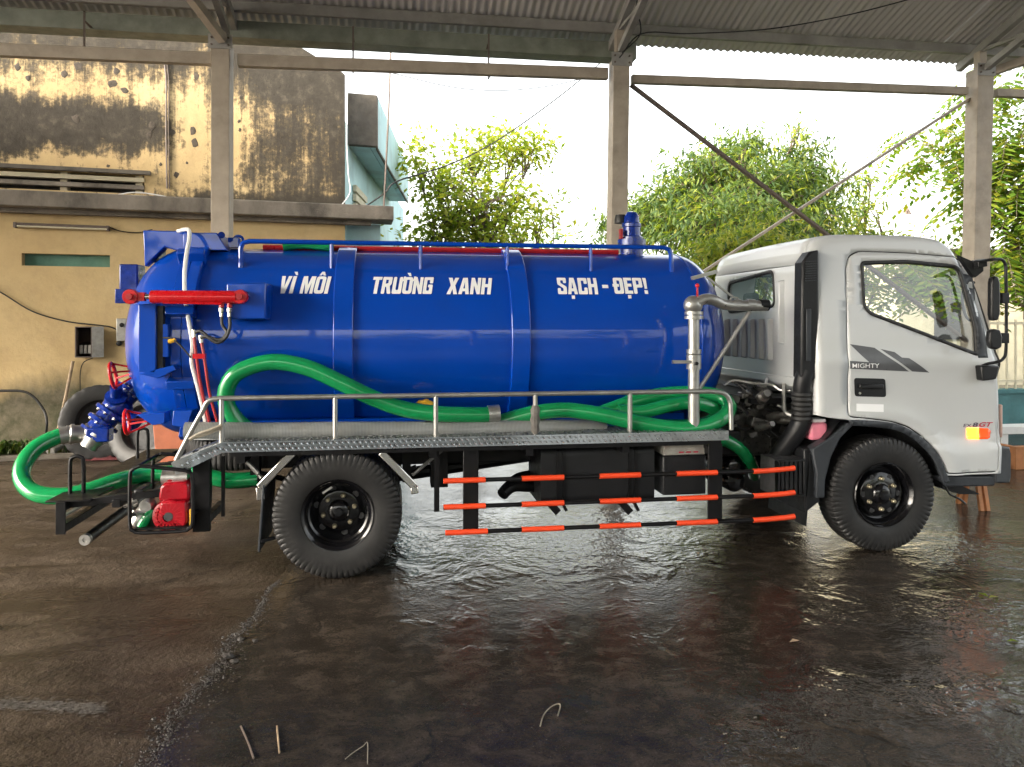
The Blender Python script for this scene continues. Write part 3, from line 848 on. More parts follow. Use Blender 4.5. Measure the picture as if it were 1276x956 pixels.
# ------------------------------------------------------------------ stained building behind the tail of the tanker
WA = R(8.3)
W0, WD = Vector((-4.0, 5.62, 0)), Vector((math.cos(WA), math.sin(WA), 0))
WN = Vector((WD.y, -WD.x, 0))                       # towards the yard
def onwall(px, py, off=0.0):
    """pixel -> point on the wall plane moved out by off"""
    r = (px - 638) / FPX
    d = Vector((r * _c + _s, -r * _s + _c, (HOR - py) / FPX))
    o_ = W0 + WN * off
    t = (o_ - CAM).dot(WN) / d.dot(WN)
    return CAM + d * t
def wuv(px, py):
    p = onwall(px, py); return ((p - W0).dot(WD), p.z)
def wp(u, v, off=0.0):
    return W0 + WD * u + WN * off + Vector((0, 0, v))
bld = thing('old_building', 'old cream plaster building with black mould, ledge and light blue balcony', 'building', W0[:])
uR = wuv(430, 250)[0]
u365 = wuv(362, 54)[0]
v365 = wuv(362, 54)[1]; vR = wuv(430, 92)[1]
zl0, zl1 = wuv(120, 264)[1], wuv(120, 245)[1]
slit1 = [wuv(-60, 212), wuv(180, 214), wuv(180, 240), wuv(-60, 240)]
slit1 = [(slit1[0][0], zl1 + .06), (slit1[1][0], zl1 + .06), (slit1[1][0], zl1 + .31), (slit1[0][0], zl1 + .31)]
a = wuv(27, 331); b_ = wuv(137, 318)
slit2 = [(a[0], a[1]), (b_[0], a[1]), (b_[0], b_[1]), (a[0], b_[1])]
out = [(-9, -.2), (uR, -.2), (uR, vR - .02), (uR - .03, vR + .01), (uR - .34, vR + .17), (u365 + .1, v365 - .02), (u365, v365 + .05), (-9, v365 + .12)]
mbw = panel(out, [slit1, slit2], .5, lambda u, v: wp(u, v), rs=.4)
wall = mbw.build('wall', M['plaster'], bld, smooth=False)
sm = wall.modifiers.new('thick', 'SOLIDIFY'); sm.thickness = .22; sm.offset = 1
# make sure the thickness lies behind the face
if wall.data.polygons[0].normal.dot(WN) > 0: sm.offset = -1
MB().prism([wp(slit2[0][0] - .05, slit2[0][1] - .05, -.12), wp(slit2[1][0] + .05, slit2[1][1] - .05, -.12), wp(slit2[2][0] + .05, slit2[2][1] + .05, -.12), wp(slit2[0][0] - .05, slit2[2][1] + .05, -.12)], -WN * .2).build('vent_board', M['greenpanel'], bld)
MB().prism([wp(slit1[0][0] - .1, slit1[0][1] - .1, -.24), wp(slit1[1][0] + .1, slit1[0][1] - .1, -.24), wp(slit1[1][0] + .1, slit1[2][1] + .1, -.24), wp(slit1[0][0] - .1, slit1[2][1] + .1, -.24)], -WN * .03).build('vent_back', M['darkgrey'], bld)
# louvre slats in the upper slit with their short posts
for k, vv in enumerate((.085, .185)):
    MB().bar(wp(slit1[0][0], slit1[0][1] + vv, -.03), wp(slit1[1][0] - .002, slit1[0][1] + vv, -.03), .10, .055).build('slat', M['cream'] if k else M['ledge'], bld)
for px in (84, 178):
    u = wuv(px, 228)[0]
    MB().bar(wp(u - .05, slit1[0][1], -.1), wp(u - .05, slit1[2][1], -.1), .09, .09).build('slat_post', M['cream'], bld)
# lip over the slit
MB().bar(wp(slit1[0][0] - .1, slit1[2][1] + .03, .02), wp(slit1[1][0] + .08, slit1[2][1] + .03, .02), .10, .05).build('vent_lip', M['stained'], bld)
# ledge slab
uL = wuv(487, 262)[0]
led = MB()
led.prism([wp(-9, zl0, .30), wp(uL, zl0, .30), wp(uL + .05, zl0, -.25), wp(-9, zl0, -.02)], (0, 0, zl1 - zl0)).build('ledge', M['ledge'], bld, bevel=.012)
MB().prism([wp(-9, zl0 - .06, .12), wp(uL - .3, zl0 - .06, .12), wp(uL - .3, zl0 - .06, 0), wp(-9, zl0 - .06, 0)], (0, 0, .06)).build('ledge_soffit', M['ledge'], bld)
# light blue flank running away from the yard
dirF = Vector((.10, .995, 0)).normalized()
cor = wp(uR, 0)
MB().add([cor + dirF * .02 + Vector((-.02, 0, 0)), cor + dirF * 9, cor + dirF * 9 + Vector((0, 0, 4.6)), cor + dirF * .02 + Vector((-.02, 0, 4.6))], [(0,1,2,3)]).build('flank_wall', M['skyblue'], bld)
q = onwall(455, 150, -.45)
# balcony box on the flank: parapet end, long parapet, soffit
B0 = onwall(433, 180, -.35); B1 = onwall(470, 180, -.35)
zbb, zbt = B0.z, onwall(440, 116, -.35).z
B0.z = B1.z = 0
MB().prism([B0 + Vector((0, 0, zbb)), B1 + Vector((0, 0, zbb)), B1 + Vector((0, 0, zbt)), B0 + Vector((0, 0, zbt))], dirF * .12).build('balcony_end', M['stained'], bld, bevel=.01)
# long parapet face, receding
L = 5.2
B2 = B1 + dirF * .121
MB().prism([B2 + Vector((0, 0, zbb)), B2 + dirF * L + Vector((0, 0, zbb)), B2 + dirF * L + Vector((0, 0, zbt)), B2 + Vector((0, 0, zbt))], Vector((-.12, 0, 0))).build('balcony_parapet', M['skyblue'], bld, bevel=.01)
B3 = B0 + dirF * .121
MB().prism([B3 + Vector((0, 0, zbb)), B2 + Vector((-.125, 0, zbb)), B2 + dirF * L + Vector((-.125, 0, zbb)), B3 + dirF * L + Vector((0, 0, zbb))], (0, 0, .10)).build('balcony_slab', M['skyblue'], bld)
# drip edge under the parapet and a louvred opening in the flank
MB().bar(B2 + Vector((-.02, 0, zbb - .012)), B2 + dirF * L + Vector((-.02, 0, zbb - .012)), .03, .03).build('drip_edge', M['stained'], bld)
for k in range(3):
    p = cor + dirF * (.75 + .0 * k) + Vector((.045, 0, 0))
    z0 = onwall(445, 262, -.6).z + .03 + k * .14
    MB().prism([p + Vector((0, 0, z0)), p + dirF * 1.2 + Vector((0, 0, z0)), p + dirF * 1.2 + Vector((0, 0, z0 + .10)), p + Vector((0, 0, z0 + .10))], Vector((-.05, 0, 0))).build('flank_louvre', M['cream'], bld)
# blue plaster below the ledge beyond the corner, with a window
uu = uL - .12
MB().prism([wp(uR - .9, 0, -.26), wp(uu, 0, -.26), wp(uu, zl0, -.26), wp(uR - .9, zl0, -.26)], -WN * .1).build('lower_wall', M['skyblue'], bld)
a = wuv(385, 300)[0]; b_ = wuv(423, 300)[0]
z0 = wuv(400, 306)[1]; z1 = wuv(400, 283)[1]
f = MB()
for (ua, ub, va, vb) in ((a, b_, z1, z1 + .04), (a, b_, z0 - .5, z0 - .46), (a, a + .04, z0 - .46, z1), (b_ - .04, b_, z0 - .46, z1)):
    f.prism([wp(ua, va, -.22), wp(ub, va, -.22), wp(ub, vb, -.22), wp(ua, vb, -.22)], -WN * .05)
wf = f.build('window_frame', M['cream'], bld)
MB().prism([wp(a + .04, z0 - .46, -.24), wp(b_ - .04, z0 - .46, -.24), wp(b_ - .04, z1, -.24), wp(a + .04, z1, -.24)], -WN * .015).build('pane', M['greybox'], wf)
# holes and putlog scars in the upper plaster
rs_ = random.Random(11)
for (px, py, s) in [(97, 83, .05), (145, 88, .045), (140, 104, .05), (155, 113, .045), (95, 148, .05), (245, 95, .04), (22, 84, .035), (215, 165, .04), (240, 163, .045), (243, 178, .045), (190, 157, .045), (186, 168, .04), (298, 151, .022), (299, 162, .022), (135, 207, .022), (233, 203, .016), (35, 97, .03), (220, 218, .035), (300, 121, .022), (80, 92, .04), (200, 205, .02)]:
    s *= .85
    c = onwall(px, py, 0)
    mb = MB(); N = 9
    ring = [c + WD * (math.cos(6.283*k/N) * s * rs_.uniform(.6, 1.2)) + Vector((0, 0, math.sin(6.283*k/N) * s * rs_.uniform(.7, 1.5))) for k in range(N)]
    outer = [p + WN * .003 for p in ring]; inner = [c + (p - c) * .55 - WN * .0 + WN * .003 for p in ring]
    mb.add([p + (p - c) * .25 + WN * .001 for p in ring] + outer + inner, [(k, (k+1) % N, N+(k+1) % N, N+k) for k in range(N)] + [(N+k, N+(k+1) % N, 2*N+(k+1) % N, 2*N+k) for k in range(N)] + [tuple(2*N+k for k in range(N))])
    mb.build('plaster_scar', M['scar'], bld)
# downpipe / conduit on the wall
P = smooth_path([onwall(203, 66, .02), onwall(207, 100, .02), onwall(207, 160, .02), onwall(208, 235, .02)], 4)
tag(MB().tube(P, .012, 6).tube([p + WD * .03 for p in P], .007, 5).build('conduit', M['brown']), 'pair of rusty conduits running down the mouldy upper wall', 'conduit')
P = smooth_path([onwall(433, 105, .03), onwall(432, 170, .03), onwall(434, 215, .02), onwall(436, 240, .05), onwall(424, 258, .28)], 6)
tag(MB().tube(P, .009, 6).build('cable', M['whitehose']), 'loose white cable down the corner of the mouldy wall', 'cable')
P = smooth_path([onwall(30, 243, .1), onwall(120, 246, .2), onwall(165, 240, .2), onwall(195, 243, .2), onwall(228, 250, .24)], 6)
tag(MB().tube(P, .008, 6).build('cable', M['whitehose']), 'pale cable lying along the top of the ledge', 'cable')
# tube light fitting
fx = thing('tube_light', 'thin fluorescent light fitting fixed under the wall ledge', 'light fitting', onwall(78, 281, .05)[:])
a, b_ = onwall(18, 279, .04), onwall(137, 283.5, .04)
MB().bar(a, b_, .05, .035).build('housing', M['brown'], fx, bevel=.004)
MB().tube([a.lerp(b_, .03) + WN * .02 + Vector((0, 0, -.03)), a.lerp(b_, .97) + WN * .02 + Vector((0, 0, -.03))], .013, 8).build('tube', M['cream'], fx)
for t in (.01, .98): MB().box(a.lerp(b_, t) + Vector((-.015, -.03, -.05)), a.lerp(b_, t) + Vector((.015, .03, .02))).build('holder', M['brown'], fx)
P = smooth_path([b_, onwall(150, 288, .02), onwall(172, 290, .02), onwall(190, 286, .02)], 5)
tag(MB().tube(P, .007, 5).build('cable', M['rubber']), 'short black cable leading off the tube light fitting', 'cable')
# meter box, with its lid open
bx_ = thing('switch_box', 'rusty grey switch box with open lid on the cream wall', 'box', onwall(112, 445, .05)[:])
u0, u1, v0, v1 = wuv(97, 445)[0], wuv(118, 445)[0], wuv(105, 445)[1], wuv(105, 407)[1]
f = MB()
f.prism([wp(u0, v0, 0), wp(u1, v0, 0), wp(u1, v1, 0), wp(u0, v1, 0)], WN * .012)
for (ua, ub, va, vb) in ((u0, u1, v0, v0 + .012), (u0, u1, v1 - .012, v1), (u0, u0 + .012, v0 + .012, v1 - .012), (u1 - .012, u1, v0 + .012, v1 - .012)):
    f.prism([wp(ua, va, .012), wp(ub, va, .012), wp(ub, vb, .012), wp(ua, vb, .012)], WN * .14)
f.build('case', M['brown'], bx_)
MB().prism([wp(u1, v0, .15), wp(u1 + .13, v0, .10), wp(u1 + .13, v1, .10), wp(u1, v1, .15)], WN * .012).build('lid', M['greybox'], bx_)
for k in range(3):
    MB().prism([wp(u0 + .04 + k * .05, v0 + .05, .02), wp(u0 + .075 + k * .05, v0 + .05, .02), wp(u0 + .075 + k * .05, v0 + .16, .02), wp(u0 + .04 + k * .05, v0 + .16, .02)], WN * .06).build('breaker', M['greybox'], bx_)
mt = thing('meter', 'small grey electricity meter on the wall beside the tank door', 'meter', onwall(150, 412, .04)[:])
c0, c1_ = onwall(147, 425, 0), onwall(158, 398, 0)
MB().prism([onwall(146, 425, .01), onwall(159, 425, .01), onwall(159, 397, .01), onwall(146, 397, .01)], WN * .07).build('case', M['greybox'], mt, bevel=.01)
MB().lathe([(.02, 0), (.03, .01), (.03, .02), (0, .025)], onwall(152, 405, .075), WN, 12).build('dial', M['black'], mt)
MB().lathe([(.035, 0), (.035, .05), (.02, .06), (0, .06)], onwall(149, 428, .01), WN, 10).build('insulator', M['black'], mt)
P = smooth_path([onwall(-40, 345, .03), onwall(0, 364, .03), onwall(40, 388, .03), onwall(80, 400, .03), onwall(110, 404, .06), onwall(135, 407, .05), onwall(148, 412, .05)], 6)
tag(MB().tube(P, .009, 6).build('cable', M['rubber']), 'black cable drooping along the cream wall to the switch box', 'cable')
P = smooth_path([onwall(116, 446, .08), onwall(104, 452, .06), onwall(100, 465, .04), onwall(100, 490, .03)], 6)
tag(MB().tube(P, .006, 5).build('cable', M['rubber']), 'thin wire hanging below the rusty switch box', 'cable')

# ------------------------------------------------------------------ junk at the foot of the wall
def tyre_mesh(Rr=.418, w=.215, rim=.226, n=272, groove=.005):
    k = Rr / .405
    h = w / 2
    k = Rr / .405; rim = rim * 1.0
    half = [(rim - .012, .035), (rim + .002, .012), (rim + .03, .001), (rim + .075, -.005), (.345 * k, -.006), (.372 * k, -.002), (.388 * k, .003), (.397 * k, .010), (.4025 * k, .024), (.405 * k, h * .55)]
    prof = half + [(Rr, h)] + [(r, w - y_) for r, y_ in half[::-1]]
    def fn(j, kk, r, y_):
        if r > .37 * k:
            g_ = kk % 4 == 0
            edge = r < .4 * k or y_ < .07 or y_ > w - .07
            if g_ and edge: return r - groove * (1.2 if r > .39 * k else .6), y_ + (.006 if y_ < h else -.006)
        if abs(y_ - h) < 1e-4: return r - .008, y_
        return r, y_
    return MB().lathe(prof, (0, 0, 0), (0, 1, 0), n, False, fn)
ty_me = tyre_mesh().mesh('tyre', M['tyre'], ang=28)
old_me = tyre_mesh(.46, .24, .27, 90, .006).mesh('tyre', M['tyre'], ang=28)
disc_me = MB().lathe([(.268, .06), (.25, .10), (.20, .12), (.10, .13), (.0, .13)], (0, 0, 0), (0, 1, 0), 32, False).mesh('wheel_disc', M['darkgrey'])
def old_tyre(px, py, Y, tilt, label, rz_=0, z=.45):
    p = at(px, py, Y)
    o = link('truck_tyre', old_me, None, p, (tilt, 0, rz_))
    link('wheel_disc', disc_me, o, p, (tilt, 0, rz_))
    o.location.z = z
    return tag(o, label, 'tyre')
old_tyre(124, 517, 4.75, R(-8), 'worn truck tyre leaning on the cream wall behind the blue valve', R(8), .452)
old_tyre(176, 545, 4.35, R(-16), 'second worn truck tyre half hidden behind the blue valve', R(-20), .44)
P = [at(92, 450, 5.4), at(66, 532, 4.6)]
P = [onwall(91, 450, .05), gnd(66, 563)]
tag(MB().tube([P[0], P[0].lerp(P[1], .5) + Vector((.01, 0, 0)), P[1]], .022, 8).build('wooden_pole', M['wood']), 'weathered wooden pole leaning on the cream wall beside the tyre', 'pole')
P = smooth_path([onwall(-30, 489, .1), onwall(5, 487, .12), onwall(35, 490, .15), onwall(55, 512, .2), onwall(58, 535, .25), gnd(50, 556, .02), gnd(20, 562, .02), gnd(-20, 558, .02)], 8)
tag(MB().tube(P, .016, 8).build('rubber_pipe', M['rubber']), 'black rubber pipe looped against the mossy foot of the wall', 'pipe')
def plank(px0, px1, w, h, mat, label, name='plank', cat='plank', z=0.0):
    a, b_ = gnd(*px0), gnd(*px1)
    a.z = b_.z = z + h / 2
    return tag(MB().bar(a, b_, w, h).build(name, M[mat], bevel=.004), label, cat)
plank((0, 574), (95, 570), .14, .05, 'stained', 'dark sodden plank lying at the foot of the wall')
plank((76, 562), (112, 558), .16, .06, 'ledge', 'grey broken slab among the rubbish by the tyres', 'broken_slab', 'slab')
plank((5, 556), (30, 555), .2, .07, 'terracotta', 'red brick lying near the looped rubber pipe', 'brick_piece', 'brick')
plank((120, 560), (141, 556), .10, .10, 'wood', 'short timber block beside the leaning tyres', 'timber_block', 'timber')
# crumpled red cloth
rc = random.Random(5); c = gnd(134, 572)
N = 12; mb = MB()
for i in range(N):
    for j in range(N):
        u, v = (i / (N-1) - .5), (j / (N-1) - .5)
        mb.v.append(c + Vector((u * .45, v * .3, .012 + max(0, .09 * (1 - 4*u*u) * (1 - 4*v*v) * rc.uniform(.2, 1)))))
for i in range(N-1):
    for j in range(N-1): mb.f.append((i*N+j, (i+1)*N+j, (i+1)*N+j+1, i*N+j+1))
tag(mb.build('red_cloth', M['redcloth']), 'crumpled dark red cloth on the ground behind the hose loop', 'cloth')
P = [gnd(62, 562, .06), gnd(74, 556, .10), gnd(84, 548, .16)]
tag(MB().lathe([(.0, 0), (.07, 0), (.07, .03), (.06, .05), (.06, .22), (.075, .24), (.075, .30), (0, .30)], P[0], (P[2] - P[0]), 14).build('pipe_fitting', M['galv']), 'grey pipe fitting lying under the green hose loop', 'fitting')
# terracotta planter behind the tanker's tail
p = gnd(222, 590); tp = thing('terracotta_planter', 'square terracotta planter behind the tail of the tanker', 'planter', (p.x, p.y, 0))
mb = MB()
x0, y0 = p.x - .22, p.y
mb.add([(x0,y0,0),(x0+.42,y0,0),(x0+.42,y0+.42,0),(x0,y0+.42,0),(x0-.04,y0-.04,.62),(x0+.46,y0-.04,.62),(x0+.46,y0+.46,.62),(x0-.04,y0+.46,.62)], [(0,3,2,1),(4,5,6,7),(0,1,5,4),(1,2,6,5),(2,3,7,6),(3,0,4,7)])
mb.build('pot', M['terracotta'], tp, bevel=.01)
MB().box((x0-.06, y0-.06, .56), (x0+.48, y0-.038, .63)).box((x0-.06, y0+.458, .56), (x0+.48, y0+.48, .63)).box((x0-.06, y0-.038, .56), (x0-.038, y0+.458, .63)).box((x0+.458, y0-.038, .56), (x0+.48, y0+.458, .63)).build('rim', M['terracotta'], tp)
# weeds along the wall
def weeds(name, label, n, fn, seed, hgt, mat='weed'):
    rw = random.Random(seed); mb = MB()
    for i in range(n):
        p = fn(rw); a = rw.random() * 6.28; h = hgt * rw.uniform(.4, 1); w = h * .09
        d = Vector((math.cos(a), math.sin(a), 0)); s = Vector((-d.y, d.x, 0)) * w
        q = p + d * h * .3 + Vector((0, 0, h * .7)); t = p + d * h * .7 + Vector((0, 0, h * rw.uniform(.7, 1)))
        mb.add([p - s * .4, p + s * .4, q + s, q - s, t], [(0,1,2,3),(3,2,4)])
    o = mb.build(name, M[mat], weld=False); o['kind'] = 'stuff'
    return tag(o, label, 'weeds')
weeds('weeds', 'low green weeds and moss along the foot of the wall', 1500, lambda r_: wp(r_.uniform(-3.5, .6), 0, abs(r_.gauss(.06, .14)) + .03), 3, .20)

# ------------------------------------------------------------------ trees
def depth_pt(px, py, d):
    """pixel at a camera depth d (m)"""
    r = (px - 638) / FPX
    return Vector((CAM.x + d * (r * _c + _s), CAM.y + d * (-r * _s + _c), CAM.z + d * (HOR - py) / FPX))
def tree(name, label, base, lobes, nclump, per, leaf, mats, seed, droop=.5, spread=.30, trunk_r=.12, shell=.55, cat='tree', group=None):
    """lobes: (centre, radii); leaves grow in tufts at the ends of twigs"""
    rt = random.Random(seed)
    t = thing(name, label, cat, (base.x, base.y, 0), group)
    wts = [(rr.x * rr.y * rr.z) ** .62 for c, rr in lobes]
    tufts = []
    for i in range(nclump):
        c, rr = rt.choices(lobes, wts)[0]
        while True:
            v = Vector((rt.gauss(0, 1), rt.gauss(0, 1), rt.gauss(0, 1)))
            if v.length > .1: break
        v.normalize()
        k = rt.uniform(shell, 1.0) ** .7 * rt.choice((1, 1, 1, 1.12, .8))
        tufts.append((c + Vector((v.x*rr.x, v.y*rr.y, v.z*rr.z)) * k, v))
    cen = sum((c for c, _ in lobes), Vector()) / len(lobes)
    # trunk and limbs
    mb = MB()
    fork = Vector((base.x, base.y, min(c.z - rr.z * .7 for c, rr in lobes) if len(lobes) < 2 else cen.z * .45))
    fork.z = max(.6, fork.z)
    mb.tube(smooth_path([Vector((base.x, base.y, -.05)), Vector((base.x + .05, base.y, fork.z * .5)), fork], 4), [trunk_r * (1.25 - .45 * i / 8) for i in range(9)], 9)
    for c, rr in lobes:
        m_ = fork.lerp(c, .5) + Vector((rt.uniform(-.15, .15), rt.uniform(-.15, .15), .1))
        P = smooth_path([fork - Vector((0, 0, .1)), m_, c], 4)
        lr = min(trunk_r * .6, max(rr) * .07)
        mb.tube(P, [lr * (1 - .75 * i / (len(P)-1)) for i in range(len(P))], 7)
        for q, v in tufts[::6]:
            if (q - c).length < max(rr) * 1.2:
                s_ = c.lerp(m_, rt.random() * .6)
                P = smooth_path([s_, s_.lerp(q, .55) + Vector((0, 0, .08)), q], 3)
                mb.tube(P, [.022, .02, .017, .015, .012, .009, .006], 4, False)
    mb.build('trunk', M['bark'], t)
    L, Wd = leaf
    crowns = [MB() for _ in mats]
    for q, v in tufts:
        mb = crowns[rt.choices(range(len(mats)), [m_[1] for m_ in mats])[0]]
        for k in range(per):
            o_ = q + Vector((rt.gauss(0, 1), rt.gauss(0, 1), rt.gauss(0, .8))) * spread * .5
            d = (v * .5 + Vector((rt.gauss(0, .8), rt.gauss(0, .8), rt.gauss(0, .6) - droop))).normalized()
            l_ = L * rt.uniform(.6, 1.25); w_ = Wd * l_ / L
            s_ = d.cross(Vector((rt.gauss(0, .5), rt.gauss(0, .5), 1)))
            if s_.length < 1e-3: continue
            s_.normalize(); up = s_.cross(d)
            b0 = o_; m1 = o_ + d * l_ * .45 + up * l_ * .06; tip = o_ + d * l_ - up * l_ * .12 * rt.random()
            mb.add([b0, m1 + s_ * w_ * .5 - up * w_ * .2, tip, m1 - s_ * w_ * .5 - up * w_ * .2, m1], [(0,1,4),(1,2,4),(4,2,3),(0,4,3)])
    for mb, (mm, _) in zip(crowns, mats):
        if mb.v: mb.build('crown', M[mm], t, weld=False)
    return t
def lobe(px, py, d, rx, rz_, ry=None):
    """ellipsoid lobe: centre pixel, depth, half sizes in photo pixels"""
    k = d / FPX
    return (depth_pt(px, py, d), Vector((rx * k, (ry or rx) * k, rz_ * k)))

# airy lime-green tree beyond the blue balcony
d = 14.5
tree('lime_leaved_tree', 'airy lime green tree beyond the light blue balcony', depth_pt(590, 400, d),
     [lobe(545, 225, d, 34, 30), lobe(588, 200, d, 26, 34), lobe(612, 172, d, 20, 18), lobe(640, 190, d + .6, 34, 26), lobe(665, 185, d + .4, 18, 18), lobe(600, 250, d - .4, 52, 34), lobe(560, 275, d, 40, 30), lobe(640, 250, d, 30, 24), lobe(515, 200, d, 14, 22), lobe(528, 175, d, 8, 14), lobe(535, 300, d, 38, 24), lobe(610, 300, d, 60, 30)],
     460, 12, (.14, .07), [('leaf_lime', 1)], 21, droop=.15, spread=.40, trunk_r=.07, shell=.1)
tree('sapling_tree', 'slender yellow-green sapling leaning out right of the lime green tree', depth_pt(675, 400, d + 1.5),
     [lobe(668, 278, d + 1.5, 22, 16), lobe(690, 252, d + 1.5, 14, 9), lobe(640, 290, d + 1.5, 26, 14), lobe(697, 276, d + 1.5, 8, 6)],
     60, 8, (.15, .075), [('leaf_lime', 1)], 22, droop=.2, spread=.30, trunk_r=.04, shell=.2)
# dense mango behind the crossed bracing
d = 14.0
tree('mango_tree', 'dense dark green mango tree behind the crossed bracing', depth_pt(910, 400, d),
     [lobe(835, 255, d, 48, 36), lobe(800, 272, d + .3, 40, 26), lobe(872, 215, d, 42, 28), lobe(915, 195, d + .3, 34, 24), lobe(940, 180, d + .5, 16, 16), lobe(930, 235, d - .2, 60, 40), lobe(985, 240, d + .3, 42, 44), lobe(900, 280, d - .6, 110, 38), lobe(1010, 275, d, 52, 36), lobe(994, 172, d + .6, 9, 22), lobe(988, 205, d + .6, 15, 22), lobe(1016, 195, d + .6, 11, 18), lobe(1020, 225, d + .6, 18, 18), lobe(1052, 232, d + .5, 16, 18), lobe(765, 285, d + .6, 24, 16)],
     1500, 16, (.17, .042), [('leaf_mid', 6), ('leaf_lime', 1.5)], 31, droop=.75, spread=.34, trunk_r=.15, shell=.3)
tree('slender_tree', 'thin-leaved yellowish tree right of the mango', depth_pt(1075, 400, d + 2.5),
     [lobe(1085, 225, d + 2.5, 16, 16), lobe(1075, 255, d + 2.5, 24, 20), lobe(1060, 285, d + 2.5, 36, 20), lobe(1105, 300, d + 2.5, 40, 12)],
     120, 9, (.17, .05), [('leaf_lime', 2), ('leaf_mid', 1)], 32, droop=.5, spread=.32, trunk_r=.05, shell=.2)
# lower young mango with pale flush leaves
d = 11.2
tree('young_mango_tree', 'young mango with pale yellow flush leaves between tank and cab', depth_pt(930, 400, d),
     [lobe(890, 335, d, 34, 46), lobe(925, 318, d, 42, 36), lobe(960, 330, d, 40, 38), lobe(895, 400, d, 40, 60), lobe(985, 318, d, 26, 22)],
     420, 14, (.16, .04), [('leaf_flush', 3), ('leaf_lime', 1), ('leaf_mid', 1)], 41, droop=.9, spread=.26, trunk_r=.07, shell=.3)

# tree with long drooping fronds at the right edge: pinnate leaves with a rib each
def frond_tree(name, label, base, lobes, nf, seed, flen=.75, limb=.1, mats=(('leaf_frond', 1),)):
    rt = random.Random(seed)
    t = thing(name, label, 'tree', (base.x, base.y, 0))
    mb = MB(); crown = MB()
    fork = Vector((base.x, base.y, 1.6))
    mb.tube(smooth_path([Vector((base.x, base.y, -.05)), Vector((base.x - .05, base.y, .9)), fork], 4), [limb * (1.3 - .04 * i) for i in range(9)], 9)
    for c, rr in lobes:
        P = smooth_path([fork - Vector((0, 0, .1)), fork.lerp(c, .5) + Vector((0, 0, .3)), c], 5)
        mb.tube(P, [limb * (.6 - .45 * i / (len(P)-1)) for i in range(len(P))], 7)
    wts = [rr.x * rr.z for c, rr in lobes]
    for i in range(nf):
        c, rr = rt.choices(lobes, wts)[0]
        v = Vector((rt.gauss(0, 1), rt.gauss(0, 1), rt.gauss(0, 1))).normalized()
        q = c + Vector((v.x*rr.x, v.y*rr.y, v.z*rr.z)) * rt.uniform(.3, 1)
        h = Vector((v.x + rt.gauss(0, .5), v.y + rt.gauss(0, .5), 0)).normalized()
        fl = flen * rt.uniform(.6, 1.2)
        rib = [q + h * fl * s_ + Vector((0, 0, fl * (.25 * s_ - .75 * s_ * s_))) for s_ in (0, .25, .5, .75, 1)]
        mb.tube(rib, [.007, .006, .005, .004, .002], 4, False)
        sd = Vector((-h.y, h.x, 0))
        for k in range(1, 9):
            s_ = .1 + .9 * k / 8
            p = q + h * fl * s_ + Vector((0, 0, fl * (.25 * s_ - .75 * s_ * s_)))
            for sg in (-1, 1):
                ll = fl * .27 * (1 - .35 * abs(s_ - .5)) * rt.uniform(.8, 1.1)
                dd = (sd * sg + h * .45 + Vector((0, 0, -.55 + rt.gauss(0, .15)))).normalized()
                ss = dd.cross(Vector((h.x * .3, h.y * .3, 1))).normalized() * ll * .21
                crown.add([p, p + dd * ll * .45 + ss, p + dd * ll, p + dd * ll * .45 - ss], [(0,1,2,3)])
    mb.build('trunk', M['bark'], t)
    crown.build('crown', M[mats[0][0]], t, weld=False)
    return t
d = 15.0
frond_tree('frond_tree', 'tree with long drooping green fronds beside the sunlit column', depth_pt(1330, 400, d),
     [lobe(1270, 160, d, 60, 80), lobe(1262, 260, d, 48, 62), lobe(1180, 210, d + .3, 35, 30), lobe(1150, 175, d + .3, 24, 22), lobe(1260, 345, d, 50, 46), lobe(1330, 240, d, 80, 150), lobe(1110, 345, d + .6, 50, 36), lobe(1170, 340, d + .6, 45, 48), lobe(1275, 95, d, 40, 30)],
     850, 51, .95, .06)
# trees behind the yard to close the horizon
rb = random.Random(8)
for k, (px, top, dd, w_, lab) in enumerate([(720, 300, 26, 70, 'low bushy tree far behind the middle column'), (880, 300, 30, 80, 'bushy tree far behind the mango and the tank end'), (1110, 310, 24, 70, 'bushy tree glimpsed through the cab windows'), (1290, 330, 26, 70, 'bushy tree far behind the teal wall and railing')]):
    tree('background_tree', lab, depth_pt(px, 400, dd),
         [lobe(px, (top + 400) / 2, dd, w_, (400 - top) * .55), lobe(px + w_ * .4, (top + 420) / 2, dd, w_ * .7, (400 - top) * .45)], 160, 12, (.30, .13), [('leaf_mid', 2), ('leaf_lime', 1)], 60 + k, .3, .6, .12, .3, group='trees far behind the yard')

# scraps of leaves on the wet floor
rl_ = random.Random(17)
for k, (px, py, lab) in enumerate([(1238, 745, 'small green leaf lying on the wet floor ahead of the front wheel'), (1262, 800, 'pale green leaf scrap on the wet floor beyond the cab front'), (1225, 742, 'curled leaf beside the small green leaf ahead of the front wheel'), (870, 690, 'shred of leaf on the wet floor under the side guard'), (990, 800, 'brown leaf scrap on the wet concrete between the wheels')]):
    p = gnd(px, py); a = rl_.random() * 6.28; u = Vector((math.cos(a), math.sin(a), 0)); v = Vector((-u.y, u.x, 0)); s_ = rl_.uniform(.025, .045)
    mb = MB().add([p - u * s_ + Vector((0, 0, .003)), p + v * s_ * .45 + Vector((0, 0, .012)), p + u * s_ + Vector((0, 0, .004)), p - v * s_ * .45 + Vector((0, 0, .010)), p + Vector((0, 0, .004))], [(0,4,1),(1,4,2),(2,4,3),(3,4,0)])
    tag(mb.build('fallen_leaf', M['leaf_lime' if k < 3 else 'wood']), lab, 'leaf')

